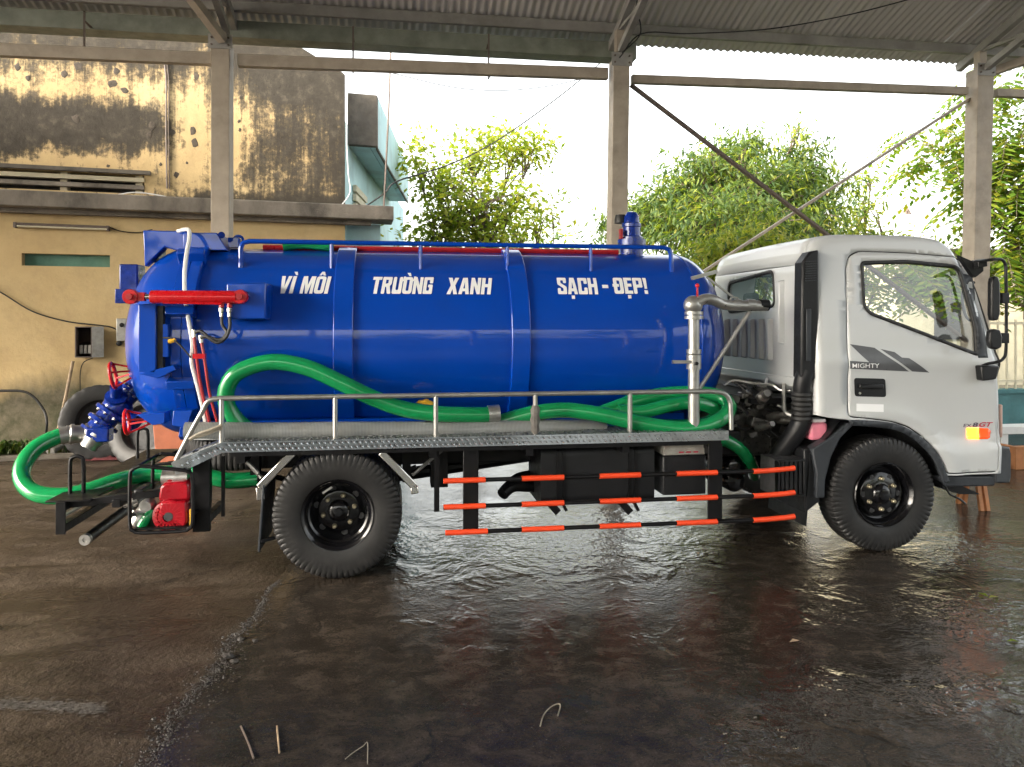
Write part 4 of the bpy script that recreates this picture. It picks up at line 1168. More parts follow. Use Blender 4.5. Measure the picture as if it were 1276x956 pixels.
# ------------------------------------------------------------------ right edge: fence, low wall, house
fd = 13.0
house = thing('white_house', 'low white house with pale sheet roof behind the fence', 'house', depth_pt(1290, 400, 20)[:2] + (0,))
c = depth_pt(1300, 400, 20)
MB().box((c.x - 4.2, c.y, 0), (c.x + 6, c.y + 5, 3.5)).build('wall', M['cream'], house)
MB().prism([(c.x - 4.8, c.y - .6, 3.5), (c.x - 4.8, c.y + 2.8, 5.0), (c.x - 4.8, c.y + 6, 3.5)], (11.4, 0, 0)).build('roof', M['roofwhite'], house)
for k in range(3):
    MB().box((c.x - 3.2 + k * 2.6, c.y - .04, 1.2), (c.x - 2.0 + k * 2.6, c.y - .002, 2.6)).build('window', M['darkgrey'], house)
yw = 5.2
x0 = at(1225, 500, yw).x
lw = thing('teal_wall', 'low teal painted wall behind the cab front', 'wall', (x0 + 2, yw, 0))
ztop = at(1268, 490, yw).z
MB().box((x0, yw, 0), (x0 + 6, yw + .15, ztop)).build('wall_body', M['teal'], lw)
MB().box((x0 - .02, yw - .03, ztop), (x0 + 6.02, yw + .18, ztop + .06)).build('coping', M['teal'], lw)
fe = thing('metal_fence', 'cream metal railing on top of the low teal wall', 'fence', (x0 + 2, yw + .07, ztop + .06))
zt = at(1268, 398, yw).z
for zz in (ztop + .16, zt - .08): MB().box((x0, yw + .05, zz), (x0 + 6, yw + .09, zz + .04)).build('rail', M['cream'], fe)
for k in range(40):
    xx = x0 + k * .15
    MB().box((xx, yw + .06, ztop + .06), (xx + .025, yw + .08, zt)).build('picket', M['cream'], fe)
# orange boards on trestles
def trestle(p, label):
    t = thing('trestle', label, 'trestle', (p.x, p.y, 0))
    for sx in (-.03, .03):
        for sy in (-.14, .14):
            MB().bar((p.x + sx, p.y + sy, 0), (p.x + sx * .85, p.y + sy * .3, .50), .035, .03).build('leg', M['orangewood'], t)
    MB().box((p.x - .06, p.y - .05, .48), (p.x + .06, p.y + .05, .56)).build('top', M['orangewood'], t)
    return t
trestle(gnd(1212, 632), 'orange-brown wooden trestle seen under the cab front')
p = gnd(1290, 585)
tag(MB().box((p.x - .25, p.y, .0), (p.x + 1.6, p.y + .08, .26)).box((p.x - .25, p.y + .08, .0), (p.x - .2, p.y + .5, .26)).build('orange_board', M['orangewood'], bevel=.006), 'orange-brown boarding standing on the ground before the teal wall', 'board')
p = gnd(1275, 560)
tag(MB().box((p.x - .35, p.y, .20), (p.x + 2.2, p.y + .25, .30)).box((p.x - .3, p.y + .02, 0), (p.x - .2, p.y + .2, .2)).box((p.x + 1.2, p.y + .02, 0), (p.x + 1.3, p.y + .2, .2)).build('white_bench', M['whitehose'], bevel=.006), 'low white bench in front of the teal wall', 'bench')
# pole and wires against the sky
p = depth_pt(1128, 290, 22)
k = 22 / FPX
pl = thing('chimney_pipe', 'brown vent pipe with bent cap rising behind the cab roof', 'pipe', (p.x, p.y, 0))
zz = depth_pt(1128, 264, 22).z
MB().tube([(p.x, p.y, 0), (p.x, p.y, zz)], 3.2 * k, 10).build('pipe', M['brown'], pl)
MB().tube([(p.x, p.y, zz - .02), (p.x + .06, p.y, zz + .05), (p.x + .12, p.y, zz - .10)], 3.4 * k, 10).build('cap', M['brown'], pl)
a, b_ = onwall(487, 60, -.1), onwall(478, 264, -.1)
tag(MB().tube([a + Vector((0, 0, .6)), a, a.lerp(b_, .4) + Vector((.01, 0, 0)), b_], .014, 6).build('iron_rod', M['brown']), 'rusty upright iron rod standing on the ledge by the balcony', 'rod')
P = smooth_path([onwall(455, 258, -.1), onwall(480, 240, -.1), onwall(495, 226, -.1), depth_pt(560, 205, 12), depth_pt(620, 175, 13), depth_pt(700, 118, 14), depth_pt(770, 60, 15)], 8)
tag(MB().tube(P, .012, 5).build('wire', M['rubber']), 'dark overhead wire crossing the lime green tree', 'wire')
P = smooth_path([depth_pt(484, 90, 10), depth_pt(560, 108, 10), depth_pt(620, 113, 10), depth_pt(680, 108, 10), depth_pt(735, 96, 9.6)], 8)
tag(MB().tube(P, .006, 5).build('wire', M['rubber']), 'thin slack wire sagging below the tie beam', 'wire')
P = smooth_path([depth_pt(1100, 300, 21), depth_pt(1150, 290, 20), depth_pt(1200, 272, 18), depth_pt(1276, 250, 16)], 6)
tag(MB().tube(P, .014, 5).build('wire', M['rubber']), 'overhead wire behind the sunlit column', 'wire')
# unseen wall and trees behind the camera, added for reflections in the tank
bw = thing('reflection_wall', 'long pale unseen wall added behind the camera for reflections', 'wall', (0, -22, 0))
MB().box((-30, -22.2, 0), (30, -22, 2.6)).build('wall_body', M['ledge'], bw)
MB().box((-30, -22.25, 2.6), (30, -21.95, 2.7)).build('coping', M['ledge'], bw)
for k in range(9):
    x = -22 + k * 5.6 + rb.uniform(-1, 1); s = rb.uniform(.7, 1.5)
    tree('reflection_tree', 'broad unseen tree added behind the camera for reflections', Vector((x, -25.5, 0)), [(Vector((x, -25.5, 3.6 * s)), Vector((2.6 * s, 2, 1.7 * s))), (Vector((x + 1.2, -25.5, 4.6 * s)), Vector((1.6, 1.6, 1.2)))], 90, 9, (.55, .26), [('leaf_mid', 2), ('leaf_lime', 1)], 80 + k, .3, .8, .2, .3, group='unseen trees added for reflections')

def orient(mb, outward):
    """flip the winding so the faces look outwards"""
    def nrm(f): return (mb.v[f[1]] - mb.v[f[0]]).cross(mb.v[f[2]] - mb.v[f[0]])
    mb.f = [f if nrm(f).dot(outward) > 0 else f[::-1] for f in mb.f]
    return mb
# ================================================================== TANKER TRUCK
trk = thing('vacuum_tanker_truck', 'white cab vacuum tanker truck with glossy blue tank and wet black chassis', 'truck', (1.9, 1.0, 0))
YC = 1.0
TR, TZ, TX0, TX1 = .70, 1.53, -1.0, 2.62
# ---------------- chassis
for yy in (.60, 1.33):
    MB().box((-.98, yy, .62), (4.55, yy + .07, .83)).build('chassis_rail', M['black'], trk, bevel=.008)
for xx in (-.90, -.55, .5, 1.35, 2.3, 3.0, 4.3):
    MB().box((xx, .67, .66), (xx + .09, 1.33, .79)).build('cross_member', M['black'], trk)
for xx in (-.6, .45):
    MB().bar((xx, .50, .52), (xx + .0, .50, .82), .06, .08).build('spring_hanger', M['black'], trk)
for yy in (.52, 1.42):
    mb = MB()
    for k in range(6):
        P = smooth_path([(-.62 + .07*k, yy, .62 - .02*k), (0, yy, .47 - .022*k), (.52 - .07*k, yy, .62 - .02*k)], 5)
        for a, b_ in zip(P, P[1:]): mb.bar(a, b_, .07, .018)
    mb.build('leaf_spring', M['black'], trk)
MB().lathe([(.05, 0), (.06, .3), (.07, .6), (.20, .75), (.22, .9), (.20, 1.05), (.07, 1.2), (.06, 1.5), (.05, 1.8)], (0, .1, .405), (0, 1, 0), 16).build('rear_axle', M['black'], trk)
MB().tube([(3.86, .25, .40), (3.86, .5, .34), (3.86, 1.5, .34), (3.86, 1.75, .40)], .05, 8).build('front_axle', M['black'], trk)
MB().tube([(.2, 1.0, .44), (1.5, 1.0, .60), (2.7, 1.0, .66)], .05, 10).build('drive_shaft', M['black'], trk)
P = smooth_path([(3.1, .85, .62), (2.5, .95, .52), (1.9, .8, .50), (1.35, .62, .50), (1.22, .5, .47), (1.14, .42, .42)], 6)
MB().tube(P, .045, 10).build('exhaust_pipe', M['black'], trk)
# flat apron under the deck that shades the frame
MB().box((-.55, .52, .83), (2.72, 1.48, .87)).build('subframe', M['black'], trk)
MB().box((-1.0, .48, .872), (2.55, .56, .98)).box((-1.0, 1.44, .872), (2.55, 1.52, .98)).build('tank_cradle', M['blue'], trk)

# ---------------- wheels
def rim_front():
    return MB().lathe([(.214, .05), (.226, .012), (.236, .0), (.230, -.006), (.220, .004), (.205, .035), (.190, .075), (.176, .082), (.168, .070), (.160, .052), (.152, .045), (.09, .040), (.075, .036), (.070, .020), (.055, .010), (.040, .004), (.036, -.006), (.018, -.010), (.0, -.010)], (0,0,0), (0,1,0), 48, False)
def rim_rear():
    return MB().lathe([(.214, .05), (.228, .014), (.234, .004), (.226, .006), (.214, .020), (.200, .034), (.196, .075), (.184, .085), (.178, .13), (.165, .155), (.150, .150), (.135, .138), (.125, .135), (.075, .132), (.068, .105), (.055, .095), (.030, .090), (.026, .080), (.0, .078)], (0,0,0), (0,1,0), 48, False)
rf_me = rim_front().mesh('wheel', M['rim'], ang=40); rr_me = rim_rear().mesh('wheel', M['rim'], ang=40)
nut = MB().lathe([(.017, .012), (.017, 0), (.0155, -.006), (.0135, -.008), (.0135, -.022), (.010, -.026), (0, -.026)], (0,0,0), (0,1,0), 12, False).mesh('wheel_nut', M['brass'])
hole = MB().lathe([(.0, .0), (.020, .0), (.022, .004)], (0,0,0), (0,1,0), 14, False).mesh('hand_hole', M['darkgrey'])
def wheel(x, y, z, me, ny, rn, flip=False, nuts=True, rot=0.0):
    o = link('wheel', me, trk, (x, y, z), (0, rot, R(180) if flip else 0))
    link('tyre', ty_me, o, (x, y, z), (0, rot + .03, R(180) if flip else 0))
    if nuts:
        for k in range(6):
            a = rot + k * math.pi / 3 + .1
            link('wheel_nut', nut, o, (x + math.cos(a) * rn, y + ny, z + math.sin(a) * rn), (0, 0, 0))
        for k in range(6):
            a = rot + (k + .5) * math.pi / 3 + .1
            rh = .135 if ny < .1 else .150
            link('hand_hole', hole, o, (x + math.cos(a) * rh, y + ny + (.002 if ny < .1 else .0085), z + math.sin(a) * rh))
    return o
wheel(0, 0, .415, rr_me, .134, .105, rot=.15)
wheel(0, .27, .415, rr_me, 0, 0, nuts=False)
wheel(0, 2.0, .415, rr_me, 0, 0, True, False)
wheel(0, 1.73, .415, rr_me, 0, 0, True, False)
wheel(3.888, .01, .415, rf_me, .041, .112, rot=.42)
wheel(3.888, 1.95, .415, rf_me, 0, 0, True, False)
# valve stem / balance weight on the rear rim
MB().box((-.10, .004, .575), (-.03, .012, .588), Matrix.Rotation(R(-32), 3, 'Y')).build('balance_weight', M['silver'], trk)
# spare wheel slung flat under the tail
o = link('spare_wheel', rr_me, trk, (-.76, .95, .62), (R(90), 0, 0)); link('tyre', ty_me, o, (-.76, .95, .62), (R(90), 0, 0))

# ---------------- tank
N = 96
prof = [(TR, TX0), (TR, TX1)]
for k in range(1, 13):
    a = math.pi / 2 * k / 12
    prof.append((TR * math.cos(a) ** .75 if k < 12 else 0, TX1 + .34 * math.sin(a)))
tank = MB().lathe([(TR - .02, TX0)] + prof, (0, YC, TZ), (1, 0, 0), N, True).build('tank', M['blue'], trk, ang=50)
def ring(x0, x1, r0, r1, name, parent=trk, mat='blue', bev=.006):
    return MB().lathe([(r0, x0), (r1, x0), (r1, x1), (r0, x1)], (0, YC, TZ), (1, 0, 0), N, False).build(name, M[mat], parent, bevel=bev, ang=30)
for (p0, p1) in ((415, 440), (637.5, 661)):
    ring(at(p0, 420, .30).x, at(p1, 420, .30).x, TR - .01, TR + .028, 'tank_band')
ring(TX1 - .006, TX1 + .010, TR - .004, TR + .004, 'weld_seam', bev=.002)
# rear door: dished head, clamp flange
ring(TX0 - .035, TX0 + .04, TR - .02, TR + .045, 'tank_flange')
prof = [(TR + .045, TX0 - .037), (TR + .045, TX0 - .10), (TR + .01, TX0 - .115)]
for k in range(1, 13):
    a = math.pi / 2 * k / 12
    prof.append(((TR + .005) * math.cos(a) ** .8 if k < 12 else 0, TX0 - .115 - .44 * math.sin(a)))
door = MB().lathe(prof, (0, YC, TZ), (1, 0, 0), N, False).build('rear_door', M['blue'], trk, ang=40)
# clamp lugs round the flange
for k in range(10):
    a = R(20 + k * 36)
    c = Vector((TX0 - .035, YC + math.cos(a) * (TR + .06), TZ + math.sin(a) * (TR + .06)))
    MB().box(c - Vector((.09, .03, .05)), c + Vector((.09, .03, .05)), Matrix.Rotation(-a + R(90), 3, 'X').inverted()).build('clamp_lug', M['blue'], door, bevel=.006)
# lettering on the tank side
def on_tank(px0, px1, pyt, pyb, s, shear=.18):
    """letters between rows pyt and pyb of the photograph, wrapped on the cylinder"""
    def ang(py, px):
        best = None
        for i in range(0, 700):
            th = R(i * .1)
            y_, z_ = YC - math.cos(th) * TR, TZ + math.sin(th) * TR
            e = abs(at(px, py, y_).z - z_)
            if best is None or e < best[0]: best = (e, th, y_)
        return best[1], best[2]
    pm = (px0 + px1) / 2
    tb, yb = ang(pyb, pm); tt, yt = ang(pyt, pm)
    ym = (yb + yt) / 2
    x0, x1 = at(px0, pyb, ym).x, at(px1, pyb, ym).x
    def fn(u, v, lift):
        th = tb + (tt - tb) * v
        Rr = TR + .004 + lift
        return Vector((x0 + u, YC - math.cos(th) * Rr, TZ + math.sin(th) * Rr))
    mb = block_text(s, fn, (x1 - x0) * .965, shear)
    orient(mb, Vector((0, -1, .3))).build('lettering', M['letter'], tank, smooth=False, weld=False)
on_tank(347, 411, 345, 366, 'VÌ MÔI')
on_tank(462, 540, 346, 366.5, 'TRƯỜNG')
on_tank(556, 612, 347, 367, 'XANH')
on_tank(694, 745, 347, 367, 'SẠCH', .05)
on_tank(750, 757.5, 347, 367, '-', 0)
on_tank(764, 807, 347, 366.5, 'ĐẸP!', .05)
# handrail on top
yr = .55
za = 2.245
x0, x1 = at(300, 303, yr).x, at(836, 308, yr).x
def ztank(y_): return TZ + math.sqrt(max(0, TR**2 - (y_ - YC)**2))
P = [Vector((x0, yr, ztank(yr) - .01)), Vector((x0, yr, za - .05)), Vector((x0 + .015, yr, za - .012)), Vector((x0 + .06, yr, za)), Vector((x1 - .06, yr, za)), Vector((x1 - .015, yr, za - .015)), Vector((x1, yr, za - .05)), Vector((x1 + .005, yr, ztank(yr) - .01))]
hr = MB().tube(P, .018, 10).build('top_rail', M['blue'], trk)
for px in (413, 524, 632, 736):
    xx = at(px, 310, yr).x
    MB().tube([(xx, yr, ztank(yr) - .01), (xx, yr, za)], .014, 8).build('rail_post', M['blue'], hr)
xx = at(300, 300, yr).x
MB().tube([(xx + .1, .86, ztank(.86) + .015), (at(770, 310, .86).x, .86, ztank(.86) + .015)], .022, 8).build('top_pipe', M['redpipe'], trk)
MB().tube(smooth_path([(xx + .25, .80, ztank(.8) + .03), (xx + .40, .82, ztank(.8) + .05), (xx + .62, .80, ztank(.8) + .03)], 4), .03, 8).build('top_hose', M['hose'], trk)
# lifting eyes
def eye(x, y_, z, r=.035):
    a = [Vector((x + math.cos(6.283 * k / 16) * r, y_, z + math.sin(6.283 * k / 16) * r)) for k in range(17)]
    MB().tube(a, .011, 6, False).build('lifting_eye', M['blue'], trk)
eye(at(297, 299, .9).x, .9, at(297, 300, .9).z)
eye(at(668, 308, 1).x, 1.0, 2.235)
# relief valve dome on top, and its float casing
xv = at(787, 290, 1.0).x
MB().lathe([(.095, -.05), (.095, .07), (.115, .07), (.115, .12), (.095, .12), (.095, .14), (.075, .15), (.072, .22), (.080, .225), (.080, .25), (.066, .26), (.060, .31), (.040, .345), (0, .355)], (xv, 1.0, ztank(1.0)), (0, 0, 1), 24).build('relief_valve', M['blue_dark'], trk)
MB().lathe([(.05, 0), (.05, .03), (.045, .05), (.04, .07), (0, .075)], (xv - .08, 1.05, ztank(1.0) + .26), (0, 0, 1), 16).build('valve_cap', M['rubber'], trk)
MB().box((xv - .115, .93, ztank(1) + .12), (xv - .095, .98, ztank(1) + .2)).build('valve_tag', M['redpipe'], trk)

# ---------------- rear door hinge work
yh = .78
a = at(178, 330, yh); b_ = at(237, 287, yh)
for dy in (0, .34):
    hb = MB().prism([at(x_, y_, yh + dy) for x_, y_ in ((178, 287), (237, 288), (240, 318), (205, 308), (180, 332))], (0, .10, 0)).build('hinge_arm', M['blue'], trk, bevel=.008)
MB().box((at(178, 300, yh).x, yh + .10, at(178, 326, yh).z), (at(189, 300, yh).x, yh + .34, at(178, 287, yh).z - .01)).build('hinge_box', M['blue_dark'], hb)
MB().prism([at(228, 290, .70), at(270, 290, .70), at(283, 312, .70), at(228, 312, .70)], (0, .5, 0)).build('hinge_bracket', M['blue'], trk, bevel=.006)
MB().tube([at(276, 293, .66), at(276, 293, 1.3)], .025, 10).build('hinge_pin', M['blue_dark'], trk)
MB().box(at(284, 308, .8), at(300, 298, .9)).build('eye_plate', M['blue'], trk)
MB().box((at(153, 340, 1.0).x, .92, at(153, 378, 1.0).z), (at(176, 340, 1.0).x, 1.1, at(153, 330, 1.0).z)).build('door_fitting', M['blue_dark'], trk, bevel=.01)
# clamp post by the door
yp = .19
MB().prism([at(172, 379, yp), at(194, 378, yp), at(194, 465, yp), at(172, 464, yp)], (0, .10, 0)).build('clamp_post', M['blue'], trk, bevel=.006)
MB().prism([at(195, 381, yp + .03), at(203, 381, yp + .03), at(203, 462, yp + .03), at(195, 462, yp + .03)], (0, .05, 0)).build('rubber_pad', M['rubber'], trk)
MB().prism([at(203, 404, yp + .02), at(209, 404, yp + .02), at(209, 445, yp + .02), at(203, 445, yp + .02)], (0, .12, 0)).build('clamp_bar', M['blue'], trk)
MB().prism([at(172, 466, yp), at(216, 455, yp), at(219, 461, yp), at(196, 472, yp)], (0, .14, 0)).build('clamp_arm', M['blue'], trk, bevel=.004)
MB().prism([at(143, 360, yp), at(163, 360, yp), at(163, 378, yp), at(143, 378, yp)], (0, .10, 0)).build('clamp_block', M['blue_dark'], trk, bevel=.004)
MB().prism([at(170, 517, .3), at(205, 514, .3), at(205, 528, .3), at(190, 530, .3)], (0, .14, 0)).build('clamp_arm', M['blue'], trk, bevel=.004)
MB().prism([at(216, 512, .28), at(240, 511, .28), at(232, 534, .28), at(214, 530, .28)], (0, .20, 0)).build('clamp_lug', M['blue'], trk, bevel=.004)
# red hydraulic ram
yc_ = .12
ram = MB().lathe([(.0, 0), (.040, 0), (.043, .01), (.043, at(295, 370, yc_).x - at(188, 370, yc_).x), (.036, at(296, 370, yc_).x - at(188, 370, yc_).x), (0, at(296, 370, yc_).x - at(188, 370, yc_).x)], at(188, 370, yc_), (1, 0, 0), 20).build('door_ram', M['red'], trk)
MB().tube([at(178, 370, yc_), at(190, 370, yc_)], .018, 12).build('ram_rod', M['stainless'], ram)
MB().lathe([(0, -.035), (.045, -.035), (.048, -.03), (.048, .03), (.045, .035), (0, .035)], at(164, 370, yc_), (0, 1, 0), 18).bar(at(166, 370, yc_), at(181, 370, yc_), .05, .055).build('clevis', M['red'], ram)
MB().lathe([(0, -.035), (.043, -.035), (.046, -.03), (.046, .03), (0, .03)], at(300, 370, yc_), (0, 1, 0), 18).bar(at(292, 370, yc_), at(301, 370, yc_), .05, .07).build('clevis', M['red'], ram)
for px in (164, 300): MB().lathe([(0, -.055), (.02, -.055), (.02, .04), (0, .04)], at(px, 370, yc_), (0, 1, 0), 12).build('pin', M['redpipe'], ram)
MB().tube([at(203, 377, yc_ - .02), at(276, 378.5, yc_ - .02)], .009, 6).build('ram_pipe', M['red'], ram)
for px in (276, 286):
    MB().tube([at(px, 376, yc_), at(px, 383, yc_)], .017, 10).build('port', M['red'], ram)
    MB().lathe([(.014, 0), (.018, .005), (.018, .03), (.013, .035), (.013, .06), (.009, .065), (0, .065)], at(px, 383, yc_), (0, 0, -1), 8).build('hose_nut', M['stainless'], ram)
MB().prism([at(282, 353, .14), at(331, 352, .14), at(331, 398, .14), at(282, 398, .14)], (0, .42, 0)).build('ram_bracket', M['blue'], trk, bevel=.01)
for pts in ([(276, 394, .12), (277, 405, .12), (282, 414, .11), (276, 423, .11), (262, 421, .12), (250, 413, .14), (242, 415, .15)],
            [(286, 394, .12), (286, 408, .11), (281, 421, .10), (270, 427, .10), (258, 420, .12), (250, 421, .14)]):
    MB().tube(smooth_path(px2(pts), 6), .011, 7).build('ram_hose', M['rubber'], trk)
for pts in ([(241, 413, .15), (244, 440, .15), (250, 480, .17), (262, 530, .2)], [(250, 420, .15), (255, 450, .15), (261, 490, .17), (272, 530, .2)]):
    MB().tube(smooth_path(px2(pts), 5), .010, 7).build('hydraulic_pipe', M['redpipe'], trk)
for px, py in ((241, 411), (250, 418)):
    MB().tube([at(px, py, .15), at(px + 1, py + 9, .15)], .014, 8).build('pipe_union', M['stainless'], trk)
MB().prism([at(240, 441, .13), at(255, 441, .13), at(255, 447, .13), at(240, 447, .13)], (0, .04, 0)).build('pipe_clip', M['red'], trk)
MB().tube(smooth_path(px2([(222, 288, .75), (234, 286, .60), (236, 296, .48), (232, 320, .36), (230, 345, .30), (231, 372, .27), (236, 405, .22), (240, 430, .18), (239, 452, .17), (246, 480, .18), (252, 505, .2), (257, 530, .22)]), 5), .014, 8).build('drain_tube', M['whitehose'], trk)
MB().tube(smooth_path(px2([(204, 421, .2), (214, 422, .17), (226, 432, .15), (238, 446, .15)]), 4), .006, 6).build('grease_line', M['rubber'], trk)
MB().lathe([(0, 0), (.014, 0), (.014, .035), (.01, .045), (0, .045)], at(210, 426, .17), (1, 0, .3), 8).build('grease_nipple', M['yellow'], trk)

# ---------------- discharge valve with handwheels
def handwheel(ring_px, hub_px, Y, r, name='handwheel'):
    a, b_ = at(*ring_px, Y), at(*hub_px, Y + .02)
    ax = (b_ - a).normalized()
    u = ax.orthogonal().normalized(); w = ax.cross(u)
    rg = [a + (u * math.cos(6.283*k/20) + w * math.sin(6.283*k/20)) * r for k in range(21)]
    o = MB().tube(rg, .0125, 7, False).build(name, M['red'], trk)
    for k in range(4):
        q = a + (u * math.cos(1.57*k + .5) + w * math.sin(1.57*k + .5)) * r
        e = b_ + (q - a) * .3
        MB().bar(q, e, .02, .012).build('spoke', M['red'], o)
    MB().lathe([(0, -.02), (.03, -.02), (.03, .05), (.02, .07), (0, .07)], b_, ax, 12).build('hub', M['red'], o)
    return o
handwheel((141, 468), (168, 463), .55, .088)
handwheel((158, 526), (188, 523), .38, .080)
va, vb = at(172, 478, .85), at(116, 541, .72)
ax = (vb - va).normalized()
Lv = (vb - va).length
val = MB().lathe([(.07, 0), (.07, .06), (.11, .06), (.11, .085), (.075, .09), (.075, .14), (.095, .16), (.105, .20), (.095, .25), (.12, .26), (.12, .285), (.08, .29), (.08, .33), (.115, .34), (.115, .365), (.078, .37), (.078, Lv - .02), (.105, Lv - .02), (.105, Lv), (0, Lv)], va, ax, 22).build('discharge_valve', M['blue_dark'], trk, ang=30)
for k in range(8):
    u = ax.orthogonal().normalized(); w = ax.cross(u); q = (u * math.cos(.785*k) + w * math.sin(.785*k))
    for h in (.055, .255, .335):
        MB().lathe([(0, 0), (.012, 0), (.012, .045), (0, .045)], va + ax * h + q * .095, ax, 6).build('flange_bolt', M['silver'], val)
MB().lathe([(.05, 0), (.05, .10), (.075, .10), (.075, .12), (.04, .13), (.04, .22), (0, .22)], va + ax * .22, Vector((.2, -.6, .75)), 14).build('valve_bonnet', M['blue_dark'], val)
MB().lathe([(.045, 0), (.045, .16), (.065, .17), (.065, .2), (0, .2)], va + ax * .22, Vector((.75, -.35, -.5)), 14).build('valve_branch', M['blue_dark'], val)
MB().box(va + ax * .34 + Vector((-.05, -.2, -.12)), va + ax * .34 + Vector((.10, -.1, -.02))).build('valve_foot', M['blue_dark'], val, bevel=.01)
# spare nozzle and camlock
MB().lathe([(.062, 0), (.062, .02), (.068, .02), (.068, .04), (.062, .04), (.062, .06), (.068, .06), (.068, .08), (.06, .08), (.06, .13), (.05, .13), (.05, .02), (0, .02)], at(124, 537, .62), (at(108, 560, .60) - at(124, 537, .62)), 20, False).build('nozzle', M['silver'], val)
cp0, cp1 = vb, at(88, 541, .66)
MB().lathe([(.075, 0), (.075, .05), (.062, .06), (.062, .12), (.070, .12), (.070, .14), (.058, .15), (.058, (cp1 - cp0).length + .03)], cp0, (cp1 - cp0), 18).build('coupling', M['galv'], val)

# ---------------- side deck with tread plate and railing
YD0, YD1 = -.02, .36
ZD, ZB = .912, .846
XD0, XD1 = at(277, 548, YD0).x, at(908, 545, YD0).x
XS, ZS = at(213, 575, YD0).x, at(213, 577, YD0).z
dk = MB()
dk.box((XD0, YD0 + .004, ZD - .006), (XD1, YD1, ZD)).box((XD0, YD0, ZB), (XD1, YD0 + .004, ZD))
dk.prism([(XD0, YD0, ZB), (XD0, YD0, ZD), (XS, YD0, ZS), (XS + .03, YD0, ZS - .075)], (0, .005, 0))
dk.prism([(XD0, YD0 + .005, ZD), (XD0, YD1, ZD), (XS, YD1, ZS), (XS, YD0 + .005, ZS)], (0, 0, -.006))
dk.box((XD1 - .004, YD0 + .004, ZB), (XD1, YD1, ZD - .006))
deck = dk.build('side_deck', M['alu'], trk)
# raised tread bars
tr = MB()
def loz(c, d, w, n_):
    s = d.cross(n_).normalized()
    tr.add([c - d * .016, c + s * w, c + d * .016, c - s * w, c + n_ * .006], [(0,1,4),(1,2,4),(2,3,4),(3,0,4)])
k = 0; x = XD0 + .02
while x < XD1 - .02:
    for r_, zz in enumerate((ZB + .018, ZB + .047)):
        sg = 1 if (k + r_) % 2 else -1
        loz(Vector((x + (.018 if r_ else 0), YD0 - .0003, zz)), Vector((.75, 0, .66 * -1)).normalized() if r_ == 0 else Vector((.75, 0, -.66)).normalized(), .007, Vector((0, -1, 0)))
    for j in range(9):
        yy = YD0 + .03 + j * .038
        sg = 1 if (k + j) % 2 else -1
        loz(Vector((x, yy, ZD + .0003)), Vector((.7, .7 * sg, 0)), .0055, Vector((0, 0, 1)))
    x += .037; k += 1
n_s = 9
for i in range(n_s):
    t = (i + .5) / n_s
    c = Vector((XD0, YD0 - .0003, (ZB + ZD) / 2)).lerp(Vector((XS + .012, YD0 - .0003, ZS - .035)), t)
    loz(c, Vector((.75, 0, -.66)), .007, Vector((0, -1, 0)))
tr.build('tread_bars', M['alu'], deck, weld=False, smooth=False, stuff=True)
# plain return plate under the deck
MB().box((XD0 + .05, YD0 + .01, ZB - .03), (XD1 - .05, YD0 + .05, ZB)).box((XD0 + .05, .30, ZB - .03), (XD1 - .05, .34, ZB)).build('deck_bearer', M['black'], trk)
for px in (300, 420, 540, 660, 780, 890):
    xx = at(px, 560, 0).x
    MB().bar((xx, .0, ZB - .05), (xx, .62, ZB - .05), .05, .05).build('deck_bracket', M['black'], trk)
# railing
ZR = 1.186; yr2 = .02
xa, xb = at(262, 497, yr2).x, at(893, 488, yr2).x
P = smooth_path([Vector((XS + .02, yr2, ZS + .01)), Vector((XS + .10, yr2, ZS + .17))], 2) + smooth_path([Vector((xa - .045, yr2, ZR - .075)), Vector((xa - .01, yr2, ZR - .015)), Vector((xa + .06, yr2, ZR))], 4) + [Vector(((xa + xb) / 2, yr2, ZR))] + smooth_path([Vector((xb - .06, yr2, ZR)), Vector((xb + .05, yr2, ZR - .015)), Vector((xb + .095, yr2, ZR - .065)), Vector((xb + .105, yr2, ZR - .14)), Vector((xb + .108, yr2, ZD))], 4)
rl = MB().tube(P, .0165, 12).build('deck_rail', M['galv'], trk)
for px in (276, 417.5, 543, 667, 785):
    xx = at(px, 520, yr2).x
    MB().tube([(xx, yr2, ZD - .01), (xx, yr2, ZR)], .0165, 10).build('rail_post', M['galv'], rl)
# rag tied round a post
xx = at(667, 530, yr2).x
MB().lathe([(.02, 0), (.03, .02), (.026, .06), (.036, .09), (.028, .12), (.034, .16), (.022, .19)], (xx, yr2, ZD + .005), (0, 0, 1), 9).build('rag_tie', M['paleline'], rl)
P = smooth_path(px2([(277, 530, .0), (262, 536, -.01), (248, 541, -.005), (236, 548, .0)]), 4)
MB().tube(P, .012, 6).tube(smooth_path(px2([(277, 533, .0), (258, 541, -.005), (240, 546, -.0)]), 4), .009, 6).build('tie_rope', M['straw'], rl)
